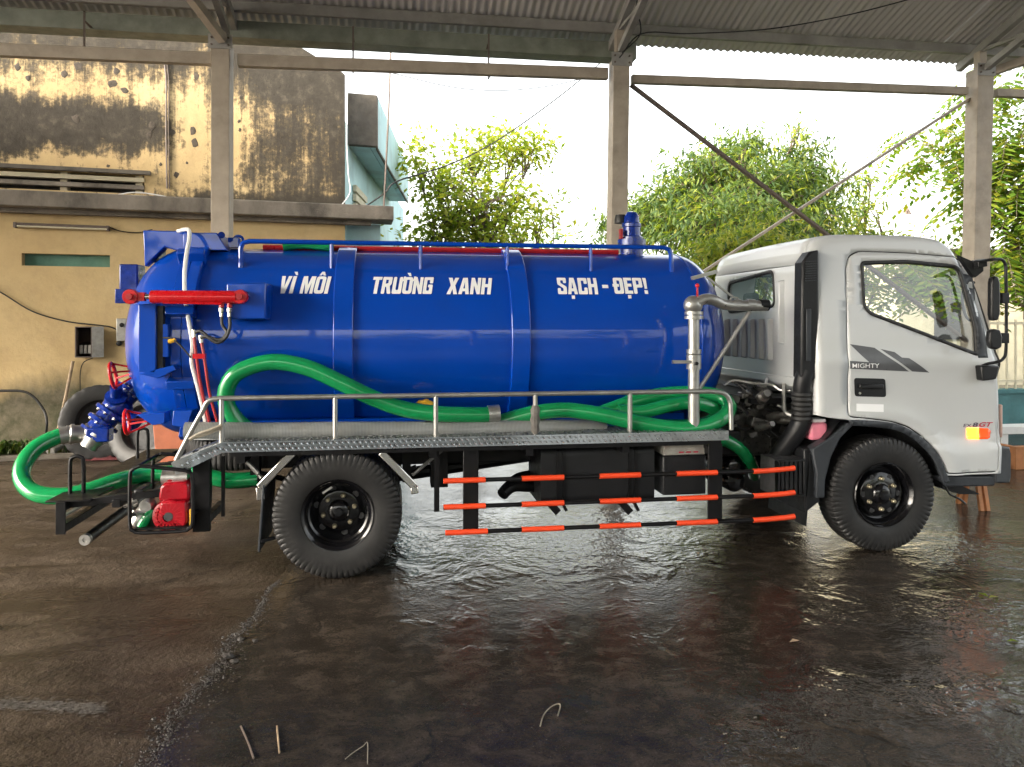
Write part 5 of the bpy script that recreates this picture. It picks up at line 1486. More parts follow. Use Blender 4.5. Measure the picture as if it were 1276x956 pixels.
# stainless stays and mud flaps
def stay(pts, Y0, Y1, name='fender_stay'):
    mb = MB(); P = px2([(x_, y_, Y0) for x_, y_ in pts])
    for a, b_ in zip(P, P[1:]): mb.bar(a, b_ + (b_ - a).normalized() * .006, .05, .028, (0, 1, 0)); 
    return mb.build(name, M['stainless'], trk, bevel=.006)
stay([(366, 563), (324, 607), (325, 622)], .02, .1)
stay([(475, 563), (516, 606), (517, 614)], .02, .1)
for pts in ([(300, 568, .25), (326, 596, .12)], [(550, 562, .2), (514, 592, .1)], [(298, 566, .1), (322, 590, .06)]):
    MB().tube(px2(pts), .012, 8).build('stay_rod', M['galv'], trk)
MB().prism([at(319, 608, .03), at(319, 696, .03), at(346, 693, .03), at(346, 690, .03)][:0] or [Vector((-.50, .0, .20)), Vector((-.50, .48, .20)), Vector((-.47, .48, .63)), Vector((-.47, .0, .63))], (.014, 0, 0)).build('mud_flap', M['greyplastic'], trk, bevel=.003)
MB().prism([Vector((-.50, 1.52, .20)), Vector((-.50, 2.0, .20)), Vector((-.47, 2.0, .63)), Vector((-.47, 1.52, .63))], (.014, 0, 0)).build('mud_flap', M['greyplastic'], trk, bevel=.003)
MB().bar((-.48, .0, .27), (-.30, .1, .285), .02, .02).build('flap_stay', M['black'], trk)

# ---------------- side guard
for (p0, p1) in ((577, 596), (882, 899)):
    x0, x1 = at(p0, 600, .02).x, at(p1, 600, .02).x
    MB().box((x0, .005, .262), (x1, .03, ZB - .03)).build('guard_post', M['black'], trk, bevel=.003)
    MB().bar(((x0+x1)/2, .03, ZB - .08), ((x0+x1)/2, .62, ZB - .08), .06, .06).build('guard_bracket', M['black'], trk)
x0 = at(541, 600, .06).x
MB().box((x0, .06, at(541, 638, .06).z), (x0 + .035, .085, ZB - .02)).build('guard_post', M['black'], trk)
slv = [(552.5, 605), (650, 702.5), (747, 798), (843, 893.5), (938.5, 990)]
for i, zz in enumerate((.622, .449, .279)):
    yg = -.018
    dx = 2.5 if i == 2 else 0
    def bp(px):
        p = at(px, 600, yg); t = max(0, (px - 940) / 50)
        return Vector((p.x, yg, zz + .014 * t * t))
    g_ = MB().tube([bp(px) for px in (553 + dx, 700, 800, 940, 955, 970, 989)], .0145, 10).build('guard_rail', M['black'], trk)
    for (a, b_) in slv:
        ps = [bp(a + dx * (a < 560) + (b_ - a) * q / 4) for q in range(5)]
        MB().tube(ps, .0185, 12).build('orange_sleeve', M['orange'], g_)

# ---------------- equipment under the deck
xl, xr = at(672, 600, .22).x, at(812, 600, .22).x
zt, zb = .80, .385
sec = rounded([(.16, zb), (.66, zb), (.66, zt), (.16, zt)], .07, 4)
ft = MB().prism([(xl, y_, z_) for y_, z_ in sec], (xr - xl, 0, 0)).build('fuel_tank', M['plastic'], trk, ang=40)
for px in (693, 783):
    xx = at(px, 600, .16).x
    big = inset(sec, -.008)
    for dx in (0, .045): MB().prism([(xx + dx, y_, z_) for y_, z_ in big], (.022, 0, 0)).build('tank_strap', M['black'], ft)
MB().lathe([(0, 0), (.05, 0), (.05, .03), (.045, .04), (0, .04)], at(750, 572, .24) , (0, -.3, 1), 16).build('fuel_cap', M['black'], ft)
for px in (690, 780):
    p = at(px, 628, .2)
    MB().bar(p + Vector((-.05, 0, .03)), p + Vector((.03, 0, -.06)), .04, .05).bar(p + Vector((.05, 0, .03)), p + Vector((.09, 0, -.05)), .03, .02).build('tank_bracket', M['black'], trk)
bb = MB().box((at(826, 600, .12).x, .12, .44), (at(880, 600, .12).x, .45, .72)).build('battery_box', M['plastic'], trk, bevel=.012)
MB().box((at(827, 600, .13).x, .13, .722), (at(879, 600, .13).x, .44, .80)).build('battery_top', M['greybox'], bb, bevel=.008)
text_mb('CAUTION', .16, .022, lambda u, v: Vector((at(842, 600, .1).x + u, .1285, .735 + v))).build('battery_label', M['badge_red'], bb, smooth=False, weld=False) if False else None
p = at(838, 570, .128)
for k in range(3): MB().box((at(846 + k * 9, 600, .128).x, .127, .738), (at(852 + k * 9, 600, .128).x, .1295, .748)).build('label_strip', M['badge_red'], bb)
MB().lathe([(0, 0), (.06, .01), (.085, .03), (.095, .06), (.095, .5), (.07, .54), (0, .55)], at(920, 582, .40), (0, 1, 0), 24).build('air_tank', M['rim'], trk)
MB().lathe([(0, 0), (.07, .01), (.09, .04), (.09, .5), (0, .55)], at(918, 600, .5), (0, 1, 0), 20).build('air_tank', M['rim'], trk)
P = smooth_path(px2([(628, 614, .40), (640, 606, .42), (660, 606, .45), (690, 606, .55)]), 5)
MB().tube(P, .042, 12).build('exhaust_tip', M['black'], trk)
MB().box((.62, .35, .5), (.74, .55, .82)).build('valve_block', M['black'], trk)
# cab step with upright slats
xs0, xs1 = at(969, 600, .04).x, at(1003, 600, .04).x
z0, z1 = at(986, 619, .04).z, at(986, 573, .04).z
st = MB()
for (a, b_, c_, d_) in ((xs0, xs1, z0, z0 + .014), (xs0, xs1, z1 - .014, z1), (xs0, xs0 + .014, z0 + .014, z1 - .014), (xs1 - .014, xs1, z0 + .014, z1 - .014)):
    st.box((a, .03, c_), (b_, .08, d_))
so = st.build('cab_step', M['plastic'], trk, bevel=.003)
for k in range(5):
    xx = xs0 + .02 + (xs1 - xs0 - .04) * (k + .5) / 5
    MB().box((xx - .011, .036, z0 + .012), (xx + .011, .075, z1 - .012)).build('slat', M['plastic'], so)
MB().box((xs0, .081, z0), (xs1 + .05, .30, z1)).build('step_box', M['darkgrey'], trk)
# front inner flap
MB().prism([Vector((3.29, .05, .20)), Vector((3.29, .60, .20)), Vector((3.33, .60, .72)), Vector((3.33, .05, .72))], (.012, 0, 0)).build('mud_flap', M['plastic'], trk)

# ---------------- stand pipe and swing arm behind the cab
xp, yp = at(864.5, 450, .08).x, .08
zp = at(865, 382, .08).z
pipe = MB().lathe([(.040, ZD), (.040, zp - .09), (.065, zp - .09), (.065, zp - .065), (.040, zp - .065), (.040, zp - .06), (.065, zp - .058), (.065, zp - .035), (.042, zp - .035), (.042, zp)], (xp, yp, 0), (0, 0, 1), 22, True).build('stand_pipe', M['galv'], trk, ang=30)
MB().lathe([(.052, 0), (.052, .10), (.045, .105), (.052, .11), (.052, .14)], (xp, yp, at(865, 460, yp).z), (0, 0, 1), 20).build('pipe_clamp', M['galv'], pipe)
MB().bar(at(838, 451, .05), at(860, 451, .05), .03, .022).build('clamp_handle', M['galv'], pipe)
MB().lathe([(0, -.02), (.014, -.02), (.014, 0), (0, 0)], at(867, 453, .03), (0, 1, 0), 6).build('bolt', M['black'], pipe)
MB().ball((xp - .005, yp, zp + .01), (.068, .062, .068), 18, 12).build('elbow_body', M['galv'], pipe)
xe = at(955, 380, yp).x
P = smooth_path([(xp - .01, yp - .02, zp + .015), (xp + .07, yp - .02, zp + .05), (xp + .14, yp - .02, zp + .045), (xp + .25, yp - .01, zp + .01), (xe, yp, zp + .005)], 6)
arm = MB().tube(P, .038, 16).build('swing_arm', M['galv'], trk)
for (a, b_, rr) in ((913, 922, .043), (930, 940, .043)):
    MB().tube([at(a, 380, yp) + Vector((0, 0, .0)), at(b_, 380.5, yp)], rr, 16).build('union', M['galv'], arm)
MB().tube([at(946, 380, yp), at(957, 380.5, yp)], .041, 16).build('end_sleeve', M['black'], arm)
MB().tube([at(908, 378, yp - .0), at(911, 371, yp), at(919, 371, yp), at(922, 378, yp)], .008, 6).build('pipe_lug', M['galv'], arm)
MB().tube([at(869, 372, .08), at(869, 358, .08)], .008, 8).ball(at(869, 356, .08), .016).build('air_cock', M['red'], arm)
MB().bar(at(862, 347, .15), at(893, 338.5, .15), .03, .026).build('lever', M['galv'], trk)
MB().tube([at(880, 345, .15), at(914, 371, .1)], .009, 7).build('lever_rod', M['galv'], trk)
MB().tube([at(934, 388, .10), at(872, 484, .14)], .016, 8).build('arm_stay', M['galv'], trk)
MB().ball(at(884, 410, .6), .05, 10, 8).build('gauge', M['blue_dark'], trk)

# ================================================================== CAB
CYC = .955                                   # cab centre line
CR = .058                                    # edge rounding
UP = [(3.365, 1.00), (3.362, 1.5), (3.365, 2.10), (3.375, 2.20), (3.415, 2.268), (3.49, 2.305), (3.66, 2.325), (4.15, 2.325), (4.36, 2.312), (4.475, 2.28), (4.555, 2.205), (4.62, 2.04), (4.74, 1.68), (4.815, 1.42), (4.845, 1.25), (4.86, .95), (4.86, .74), (4.852, .545)]
LOW = [(4.365, .545), (4.335, .62), (4.27, .735), (4.18, .825), (4.07, .895), (3.95, .935), (3.80, .955), (3.60, .968), (3.45, .985)]
def densify(pl, n=4):
    return [tuple(v[:2]) for v in smooth_path([Vector((x, z, 0)) for x, z in pl], n)]
UPd = densify(UP); LOWd = densify([UP[-1]] + LOW[:1], 1)[1:] + densify(LOW, 3)[1:]
OUT = UPd + LOWd
def tumble(z):
    y = .018
    if z > 1.38: y += (z - 1.38) * .085 + max(0, z - 1.5) ** 2 * .07
    elif z < .82: y += -.006 + 0 * z
    else: y += (z - 1.1) ** 2 * .02
    return y
def yside(x, z):
    d = segdist((x, z), UPd)
    y = tumble(z)
    # soft crease above the arch and a shallow belt line
    y -= .012 * math.exp(-((z - 1.36) / .05) ** 2) * (1 if x > 3.55 else .3)
    y -= .018 * max(0, 1 - abs(math.hypot(x - 3.862, z - .4) - .60) / .12)
    y -= .022 / (1 + math.exp((z - .755) / .006)) * min(1, max(0, (x - 4.22) / .06))
    if d < CR: y += CR - math.sqrt(max(0, CR * CR - (CR - d) ** 2))
    return y
def S(x, z, off=0.0): return Vector((x, yside(x, z) - off, z))
def Sf(x, z, off=0.0): return Vector((x, 2 * CYC - yside(x, z) + off, z))
def spx(px, py):
    """pixel on the near cab side -> (x, z)"""
    y = .02
    for _ in range(3):
        p = at(px, py, y); y = yside(p.x, p.z)
    return (p.x, p.z)
DOOR = [spx(*q) for q in [(1057.5, 519), (1055.5, 420), (1054, 335), (1058, 319), (1070, 313), (1130, 315), (1188, 320), (1199, 326), (1215, 360), (1232, 408), (1243, 452), (1244, 520)]] + [(4.80, .72), (4.795, .56), (4.37, .56), (4.34, .63), (4.275, .745), (4.19, .832), (4.08, .905), (3.95, .946), (3.80, .967)]
DOOR = rounded(DOOR, .03, 3)
WIN = rounded([spx(*q) for q in [(1073, 327), (1130, 325.5), (1188, 331), (1197, 336), (1207, 372), (1217, 410), (1219, 443), (1150, 416), (1084, 391), (1076, 381)]], .03, 3)
edgepts = []
for d_ in (.004, .012, .026, .045, .07, .1):
    ins = inset([tuple(p) for p in resample(OUT, .03)], d_)
    edgepts += [p for p in ins]
def sidepanel(outl, holes, sp, far=False, off=0.0):
    f_ = (lambda x, z: Sf(x, z, off)) if far else (lambda x, z: S(x, z, off))
    return panel(outl, holes, sp, f_, extra=edgepts, rs=.025)
def solid(o, th, mat=None):
    m_ = o.modifiers.new('thick', 'SOLIDIFY'); m_.thickness = th; m_.offset = -1
    return o
def built_panel(mb, outward, name, mat, parent, th=.02):
    orient(mb, outward)
    me = bpy.data.meshes.new(name); me.from_pydata([v[:] for v in mb.v], [], mb.f); me.materials.append(mat)
    bm = bmesh.new(); bm.from_mesh(me); bmesh.ops.delete(bm, geom=[v for v in bm.verts if not v.link_faces], context='VERTS')
    for f in bm.faces: f.smooth = True
    bm.to_mesh(me); bm.free()
    o = link(name, me, parent)
    if th: solid(o, th)
    return o
O_, Fv = Vector((0, -1, 0)), Vector((0, 1, 0))
built_panel(sidepanel(OUT, [inset(DOOR, -.006)], .07), O_, 'cab_side', M['cabwhite'], trk, .035)
built_panel(sidepanel(OUT, [WIN], .07, True), Fv, 'cab_side', M['cabwhite'], trk, .035)
door_o = built_panel(sidepanel(inset(DOOR, .005), [WIN], .06), O_, 'cab_door', M['cabwhite'], trk, .035)
built_panel(panel(inset(DOOR, -.012), [inset(DOOR, .012)], .05, lambda x, z: S(x, z, -.016), rs=.03), O_, 'door_gap_shade', M['rubber'], door_o, 0)  # dark ring behind the door gap, put in for its shade
# window glass and seal
built_panel(panel(inset(WIN, .012), [], .08, lambda x, z: S(x, z, -.014)), O_, 'door_glass', M['glass'], door_o, 0)
built_panel(panel(inset(WIN, .004), [], .08, lambda x, z: Sf(x, z, -.014)), Fv, 'far_door_glass', M['glass'], trk, 0)
built_panel(panel(inset(WIN, -.010), [inset(WIN, .016)], .05, lambda x, z: S(x, z, .003), rs=.02), O_, 'window_seal', M['rubber'], door_o, .02)
built_panel(panel(inset(WIN, -.008), [inset(WIN, .014)], .05, lambda x, z: Sf(x, z, .003), rs=.02), Fv, 'window_seal', M['rubber'], trk, .02)
# black quarter filler at the front of the window
qf = [spx(*q) for q in [(1199, 338), (1206, 345), (1226, 408), (1231, 446), (1219, 446), (1217, 410)]]
built_panel(panel(qf, [], .04, lambda x, z: S(x, z, .003), rs=.02), O_, 'quarter_trim', M['greyplastic'], door_o, .015)
# roof, windscreen, front
def strip(pl, name, mat, crown=.0, n=14, th=.02, bul=0.0):
    mb = MB()
    for (x, z) in pl:
        y0 = tumble(z) + CR - .001; y1 = 2 * CYC - y0
        for k in range(n + 1):
            u = -1 + 2 * k / n
            mb.v.append(Vector((x + bul * (1 - u * u), CYC + u * (y1 - y0) / 2, z + crown * (1 - u * u))))
    m_ = n + 1
    for j in range(len(pl) - 1):
        for k in range(n): mb.f.append([j*m_+k, j*m_+k+1, (j+1)*m_+k+1, (j+1)*m_+k])
    mid = mb.v[(len(pl)//2) * m_ + n // 2]
    return built_panel(mb, mid - Vector((4.0, CYC, 1.4)), name, mat, trk, th)
iz = lambda lo, hi: [p for i, p in enumerate(UPd) if lo <= i <= hi]
i_roof0 = next(i for i, p in enumerate(UPd) if p[1] > 2.06)
i_ws0 = next(i for i, p in enumerate(UPd) if p[0] > 4.52 and p[1] < 2.2)
i_ws1 = next(i for i, p in enumerate(UPd) if p[0] > 4.6 and p[1] < 1.44)
strip(iz(i_roof0, i_ws0), 'cab_roof', M['cabwhite'], .012)
strip(iz(i_ws0, i_ws1), 'windscreen', M['glass'], 0, th=0, bul=.05)
strip(iz(i_ws1, len(UPd)), 'cab_front', M['cabwhite'], 0, bul=.04)
# rear wall with window
zr = UPd[i_roof0][1]
ya = tumble(1.5) + CR; yb = 2 * CYC - ya
RWO = [(ya - .003, 1.21), (ya + .10, 1.19), (yb - .10, 1.19), (yb + .003, 1.21), (yb - .0, 1.7), (yb - .055, zr), (ya + .055, zr), (ya, 1.7)]
def rw_px(px, py): p = atx(px, py, 3.364); return (p.y, p.z)
RW = rounded([rw_px(909, 354), rw_px(964, 339), rw_px(966, 380), rw_px(909, 388)], .05, 4)
XR = 3.365
def rwf(y, z): return Vector((XR - .012 * (1 - ((y - CYC) / .9) ** 2), y, z))
rw = built_panel(panel(RWO, [RW], .08, rwf, rs=.06), Vector((-1, 0, 0)), 'cab_rear_wall', M['cabwhite'], trk, .03)
built_panel(panel(inset(RW, .004), [], .1, lambda y, z: rwf(y, z) + Vector((.012, 0, 0))), Vector((-1, 0, 0)), 'rear_glass', M['glass'], rw, 0)
built_panel(panel(inset(RW, -.022), [inset(RW, .006)], .05, lambda y, z: rwf(y, z) - Vector((.004, 0, 0)), rs=.03), Vector((-1, 0, 0)), 'rear_seal', M['rubber'], rw, .015)
for k, px in enumerate((908, 918, 929, 940, 951, 962, 976)):
    y0 = rw_px(px, 420)[0]
    zt_, zb_ = (1.70, 1.36) if k < 6 else (1.85, 1.5)
    if k == 6: zt_, zb_ = 2.0, 1.50
    pts = [Vector((XR - .004, y0 - .035, zb_)), Vector((XR - .004, y0 + .035, zb_)), Vector((XR - .004, y0 + .035, zt_)), Vector((XR - .004, y0 - .035, zt_))]
    mb = MB().prism(pts, (-.045, 0, 0))
    c = sum(pts, Vector()) / 4
    for v in mb.v[4:]: v.y = c.y + (v.y - c.y) * .5; v.z = c.z + (v.z - c.z) * .95; 
    mb.build('pressed_rib', M['cabwhite'], rw, bevel=.008)
MB().prism([(XR - .03, ya, 1.19), (XR + .10, ya, 1.10), (XR + .10, ya, 1.17), (XR - .03, ya, 1.26)], (0, yb - ya, 0)).build('rear_sill', M['cabwhite'], trk, bevel=.012)
# floor, inner trim, seats, wheel
MB().box((3.42, .12, 1.0), (4.78, 1.80, 1.04)).build('cab_floor', M['darkgrey'], trk)
for yy, nm in ((.35, 'seat'), (1.1, 'seat')):
    MB().box((3.62, yy - .0, 1.04), (4.08, yy + .48, 1.24)).build(nm, M['seat'], trk, bevel=.04)
    b0 = MB().box((3.50, yy, 1.22), (3.62, yy + .48, 1.80), Matrix.Rotation(R(-8), 3, 'Y')).build('seat_back', M['seat'], trk, bevel=.04)
    MB().box((3.47, yy + .14, 1.79), (3.55, yy + .34, 1.93)).build('head_rest', M['seat'], trk, bevel=.03)
MB().prism([(4.42, .13, 1.04), (4.78, .13, 1.04), (4.76, .13, 1.44), (4.56, .13, 1.47), (4.40, .13, 1.34)], (0, 1.65, 0)).build('dashboard', M['darkgrey'], trk, bevel=.02)
cw = Vector((4.33, 1.38, 1.50)); axw = Vector((-.75, 0, .66)).normalized(); u_ = Vector((0, 1, 0)); w_ = axw.cross(u_)
MB().tube([cw + (u_ * math.cos(6.283*k/28) + w_ * math.sin(6.283*k/28)) * .20 for k in range(29)], .015, 8, False).tube([cw, cw - axw * .35], .03, 8).bar(cw - u_ * .19, cw + u_ * .19, .03, .02).build('steering_wheel', M['plastic'], trk)
# grab handle on the far windscreen pillar
P = smooth_path(px2([(1214, 352, .2), (1203, 357, .2), (1199, 372, .2), (1202, 390, .2), (1208, 399, .2), (1216, 399, .2)]), 5)
MB().tube(P, .011, 8).build('grab_handle', M['plastic'], trk)
P = smooth_path([spx(1203, 345), spx(1219, 405), spx(1222, 440)], 2) if False else None
# door furniture
def side_poly(pts, name, mat, parent, off=.0015, th=0.0, sp=.03):
    pl = [spx(*q) for q in pts]
    return built_panel(panel(pl, [], sp, lambda x, z: S(x, z, off), rs=.02), O_, name, mat, parent, th)
dc = side_poly([(1058.8, 428.9), (1089.5, 433.4), (1132.7, 463.1), (1058.8, 459.5), (1058.8, 449.6), (1083, 451.4)], 'decal', M['decal'], door_o)
side_poly([(1096.7, 434.8), (1114.7, 438.8), (1123.7, 445.6), (1132.7, 446.4), (1158, 464.4), (1136.5, 463)], 'decal', M['decal'], door_o)
def side_text(s, x0, x1, yt, yb_, mat, shear=0, fat=0):
    (xa, za_), (xb, zb_) = spx(x0, (yt + yb_) / 2), spx(x1, (yt + yb_) / 2)
    h = spx(x0, yt)[1] - spx(x0, yb_)[1]; z0 = spx(x0, yb_)[1]
    text_mb(s, xb - xa, h, lambda u, v: S(xa + u, z0 + v + (zb_ - za_) * u / (xb - xa), .003), shear, fat).build('lettering', M[mat], door_o, smooth=False, weld=False)
side_text('MIGHTY', 1062, 1095.5, 453, 458.6, 'letter', 0, .004)
side_text('EX', 1200, 1210.5, 528.3, 532.3, 'badge_dark', .15, .015)
side_text('8', 1211.5, 1218.5, 526.5, 532.3, 'badge_dark', .15, .03)
side_text('GT', 1219.5, 1237, 526, 532, 'badge_red', .35, .03)
h0 = [spx(*q) for q in [(1064, 471), (1103, 472), (1104, 495), (1065, 494)]]
hd = built_panel(panel(rounded(h0, .02, 3), [], .03, lambda x, z: S(x, z, .002)), O_, 'handle_cup', M['plastic'], door_o, 0)
a, b_ = spx(1069, 481), spx(1099, 481.5)
MB().bar(S(*a, .016), S(*b_, .016), .022, .035).build('door_handle', M['plastic'], door_o, bevel=.008)
MB().lathe([(0, 0), (.009, 0), (.009, .006), (0, .006)], S(*spx(1071, 490), .008), (0, 1, 0), 10).build('door_lock', M['silver'], door_o)
side_poly([(1067, 503), (1101, 504), (1101, 513.5), (1067, 512.5)], 'sticker', M['letter'], door_o)
side_text('▪ ▪▪▪ ▪▪', 1070, 1098, 506.5, 509.5, 'badge_dark') if False else None
# indicator
side_poly([(1204.5, 533.5), (1219, 533), (1219.5, 547), (1206, 546.8), (1204, 543)], 'indicator_lamp', M['amber_lit'], door_o, .006, .006)
side_poly([(1219.5, 533), (1230, 533.5), (1234, 537), (1233, 545), (1230, 547), (1219.7, 547)], 'indicator_lens', M['amber'], door_o, .006, .006)
# wheel arch trim, liner, lower trim, bumper
ARC = [p for p in densify([LOW[i] for i in range(len(LOW))], 3)]
trim = ARC + [(x - (.02 if x > 4.2 else 0) , z - .05 + (.0 if x < 4.2 else .0)) for x, z in ARC[::-1]]
def archpt(x, z, d):
    c = Vector((3.83, .42)); v = Vector((x, z)) - c
    return tuple((c + v * (1 - d / v.length))[:])
arc_t = [(4.385, .50)] + [p for p in ARC if p[0] > 3.58]
trim = arc_t + [archpt(x, z, .045) for x, z in arc_t[::-1]]
built_panel(panel(trim, [], .03, lambda x, z: Vector((x, yside(x, max(z, .55)) - .012, z)), rs=.02), O_, 'arch_trim', M['greyplastic'], trk, .03)
mb = MB()
L_ = [archpt(x, z, .02) for x, z in [(4.40, .44)] + [p for p in ARC if p[0] > 3.5]] + [(3.42, .80), (3.37, .62), (3.36, .45)]
for (x, z) in L_:
    mb.v += [Vector((x, .035, z)), Vector((x, .62, z))]
for j in range(len(L_) - 1): mb.f.append([2*j, 2*j+1, 2*j+3, 2*j+2])
built_panel(mb, Vector((0, 0, 1)), 'wheel_liner', M['plastic'], trk, 0)
# rear half of the front mudguard: sloping grey panel
gd = [at(*q) for q in [(1012, 560, .02), (1036, 545, .02), (1058, 527, .02), (1064, 530, .02), (1048, 546, .02), (1036, 570, .02), (1029, 598, .02), (1028, 621, .02), (1017, 621, .02), (1018, 590, .02)]]
MB().prism(gd, (0, .10, 0)).build('rear_mudguard', M['greyplastic'], trk, bevel=.01)
gd = [at(*q) for q in [(1002, 560, .06), (1020, 556, .06), (1022, 625, .06), (1003, 640, .06)]]
MB().prism(gd, (0, .5, 0)).build('mudguard_back', M['plastic'], trk, bevel=.01)
lt = [spx(*q) for q in [(1172, 593), (1240, 593), (1240, 606), (1178, 606)]]
lt = [at(*q, .01) for q in [(1170, 593.5), (1240, 593.5), (1240, 606), (1180, 607)]]
MB().prism(lt, (0, .35, 0)).build('lower_trim', M['greyplastic'], trk, bevel=.012)
xb0, xb1 = at(1240.5, 580, -.0).x, 4.955
bm_ = MB().prism([(xb0, .0, .47), (xb0, .0, .735), (4.93, .02, .735), (xb1, .05, .69), (xb1, .05, .50), (4.93, .02, .465)], (0, 1.9, 0))
bm_.build('bumper', M['greyplastic'], trk, bevel=.015)
MB().box((4.875, .06, .80), (4.90, .20, 1.05)).build('headlamp', M['pinkish'], trk, bevel=.01)  # its pale pink is a painted reflection
P = smooth_path(px2([(1168, 596, .3), (1195, 612, .3), (1230, 616, .35), (1180, 618, .35)]), 4)
MB().prism([at(1170, 603, .25), at(1195, 604, .25), at(1222, 616, .25), at(1195, 616, .25)], (0, .25, 0)).build('under_shield', M['plastic'], trk)
MB().tube(smooth_path(px2([(1178, 606, .15), (1184, 616, .15), (1196, 622, .15), (1203, 628, .15)]), 4), .008, 6).build('dangling_strap', M['rubber'], trk)
# marker lamp on the roof
MB().ball((4.32, .45, 2.305), (.05, .03, .03), 12, 8).build('roof_lamp', M['letter'], trk)
# mirrors
ym = -.16
P = smooth_path(px2([(1212, 326, .05), (1222, 325, -.05), (1232, 324, ym), (1246, 323, ym), (1252, 328, ym), (1253.5, 340, ym), (1254, 390, ym), (1253.5, 436, ym), (1250, 447, ym), (1243, 451, ym), (1232, 453, -.05), (1224, 456, .0)]), 5)
marm = MB().tube(P, .011, 9).build('mirror_arm', M['plastic'], trk)
MB().prism([at(1195, 318, .04), at(1213, 326, .04), at(1226, 328, .0), at(1226, 338, .0), at(1216, 346, .04), at(1211, 342, .04)], (0, .04, 0)).prism([at(1219, 324, -.03), at(1230, 323, -.05), at(1231, 332, -.05), at(1219, 334, -.03)], (0, .05, 0)).build('mirror_bracket', M['plastic'], trk, bevel=.005)
MB().prism([at(1214, 455, .0), at(1237, 455, .0), at(1233, 472, .0), at(1216, 474, .0)], (0, -.07, 0)).build('mirror_base', M['plastic'], trk, bevel=.012)
def mirror(pts, dep, name):
    dep = .05
    mb = MB().prism([at(x_, y_, ym - .06) for x_, y_ in pts], (0, dep, 0))
    return mb.build(name, M['plastic'], marm, bevel=.012)
mirror([(1238, 345), (1244, 344), (1247, 352), (1247, 390), (1245, 399), (1238, 400), (1236, 392), (1236.5, 352)], .17, 'mirror_head')
mirror([(1235, 412), (1240, 410), (1247, 411), (1250, 420), (1249, 433), (1243, 436), (1236, 434), (1233.5, 424)], .15, 'wide_mirror')
for (py0, py1) in ((365, 378), (415, 428)):
    MB().prism([at(1249, py0, ym - .02), at(1258, py0, ym - .02), at(1258, py1, ym - .02), at(1249, py1, ym - .02)], (0, .05, 0)).build('mirror_clamp', M['plastic'], marm, bevel=.004)
side_poly([(1236, 412), (1240, 412), (1240.5, 420), (1237, 422)], 'mirror_base', M['silver'], trk) if False else None

# ---------------- snorkel air intake
ys = .05
sn = MB().prism([at(1000, 327, ys), at(1009, 314, ys), at(1021, 311, ys), at(1021, 470, ys), at(1005, 480, ys), at(998, 470, ys)], (0, .12, 0)).build('snorkel_duct', M['plastic'], trk, bevel=.015)
MB().prism([at(1004, 318, ys + .0), at(1021, 311, ys), at(1021, 492, ys), at(1007, 494, ys)], (0, .02, 0)).build('snorkel_cover', M['plastic'], sn, bevel=.006) if False else None
for k in range(9):
    py = 326 + k * 3.0
    MB().bar(at(1004, py, ys - .006), at(1017, py - .8, ys - .006), .014, .007).build('louvre', M['greyplastic'], sn)
MB().prism([at(1004, 385, ys), at(1010, 385, ys), at(1010, 450, ys), at(1004, 450, ys)], (0, -.012, 0)).build('duct_rib', M['greyplastic'], sn, bevel=.004)
P = smooth_path(px2([(1004, 462, .10), (1001, 472, .10), (999, 482, .11), (999, 492, .12)]), 4)
MB().tube(P, .062, 18).build('duct_elbow', M['plastic'], sn)
prof = []
c0, c1 = at(999, 488, .12), at(999, 524, .14)
Lb = (c1 - c0).length
for k in range(13): prof.append((.075 if k % 2 else .066, Lb * k / 12))
MB().lathe(prof, c0, c1 - c0, 22).build('duct_bellows', M['rubber'], sn)
P = smooth_path(px2([(1000, 522, .14), (994, 535, .16), (982, 552, .22), (968, 572, .3)]), 5)
MB().tube(P, .072, 18).build('duct_pipe', M['plastic'], sn)
# pink coolant bottle
ck = MB().box(at(1010, 549, .10), at(1032, 527, .10) + Vector((0, .16, 0))).build('coolant_bottle', M['pink'], trk, bevel=.02)
MB().box(at(1013, 527, .12), at(1030, 522, .12) + Vector((0, .12, 0))).build('bottle_top', M['letter'], ck, bevel=.01)
# ---------------- engine seen behind the cab
re = random.Random(12)
eng = MB().box((2.95, .55, .62), (3.75, 1.35, 1.05)).build('engine_block', M['engine'], trk, bevel=.03)
MB().lathe([(.18, 0), (.24, .1), (.2, .35), (.12, .6)], (3.0, .95, .75), (-1, 0, -.05), 18).build('gearbox', M['engine'], trk)
for i in range(44):
    px, py = re.uniform(903, 985), re.uniform(478, 556)
    y_ = re.uniform(.32, .6)
    c = at(px, py, y_)
    k = i % 4
    if k == 0:
        s = re.uniform(.025, .06)
        MB().box(c - Vector((s, .05, s * .7)), c + Vector((s, .05, s * .7)), Matrix.Rotation(re.uniform(-.4, .4), 3, 'Y')).build('engine_part', M['engine'], eng, bevel=.008)
    elif k == 1:
        r_ = re.uniform(.02, .05)
        MB().lathe([(0, 0), (r_, 0), (r_, .1), (r_ * .6, .12), (r_ * .6, .2), (0, .2)], c, (re.uniform(-.5, .5), -1, re.uniform(-.4, .4)), 12).build('engine_part', M['silver' if i % 2 == 0 else 'engine'], eng)
    else:
        q = c + Vector((re.uniform(-.2, .2), re.uniform(-.05, .1), re.uniform(-.15, .15)))
        MB().tube(smooth_path([c, c.lerp(q, .5) + Vector((0, -.03, re.uniform(-.06, .06))), q], 4), re.uniform(.006, .016), 7).build('engine_pipe', M['galv' if i % 3 == 0 else 'rubber'], eng)
MB().tube(smooth_path(px2([(902, 480, .4), (915, 474, .4), (940, 478, .35), (962, 480, .35), (972, 486, .3), (985, 487, .25)]), 4), .010, 7).build('engine_pipe', M['galv'], eng)
MB().tube(smooth_path(px2([(977, 478, .25), (977, 505, .25), (979, 514, .25), (986, 518, .22)]), 4), .016, 8).build('engine_pipe', M['galv'], eng)
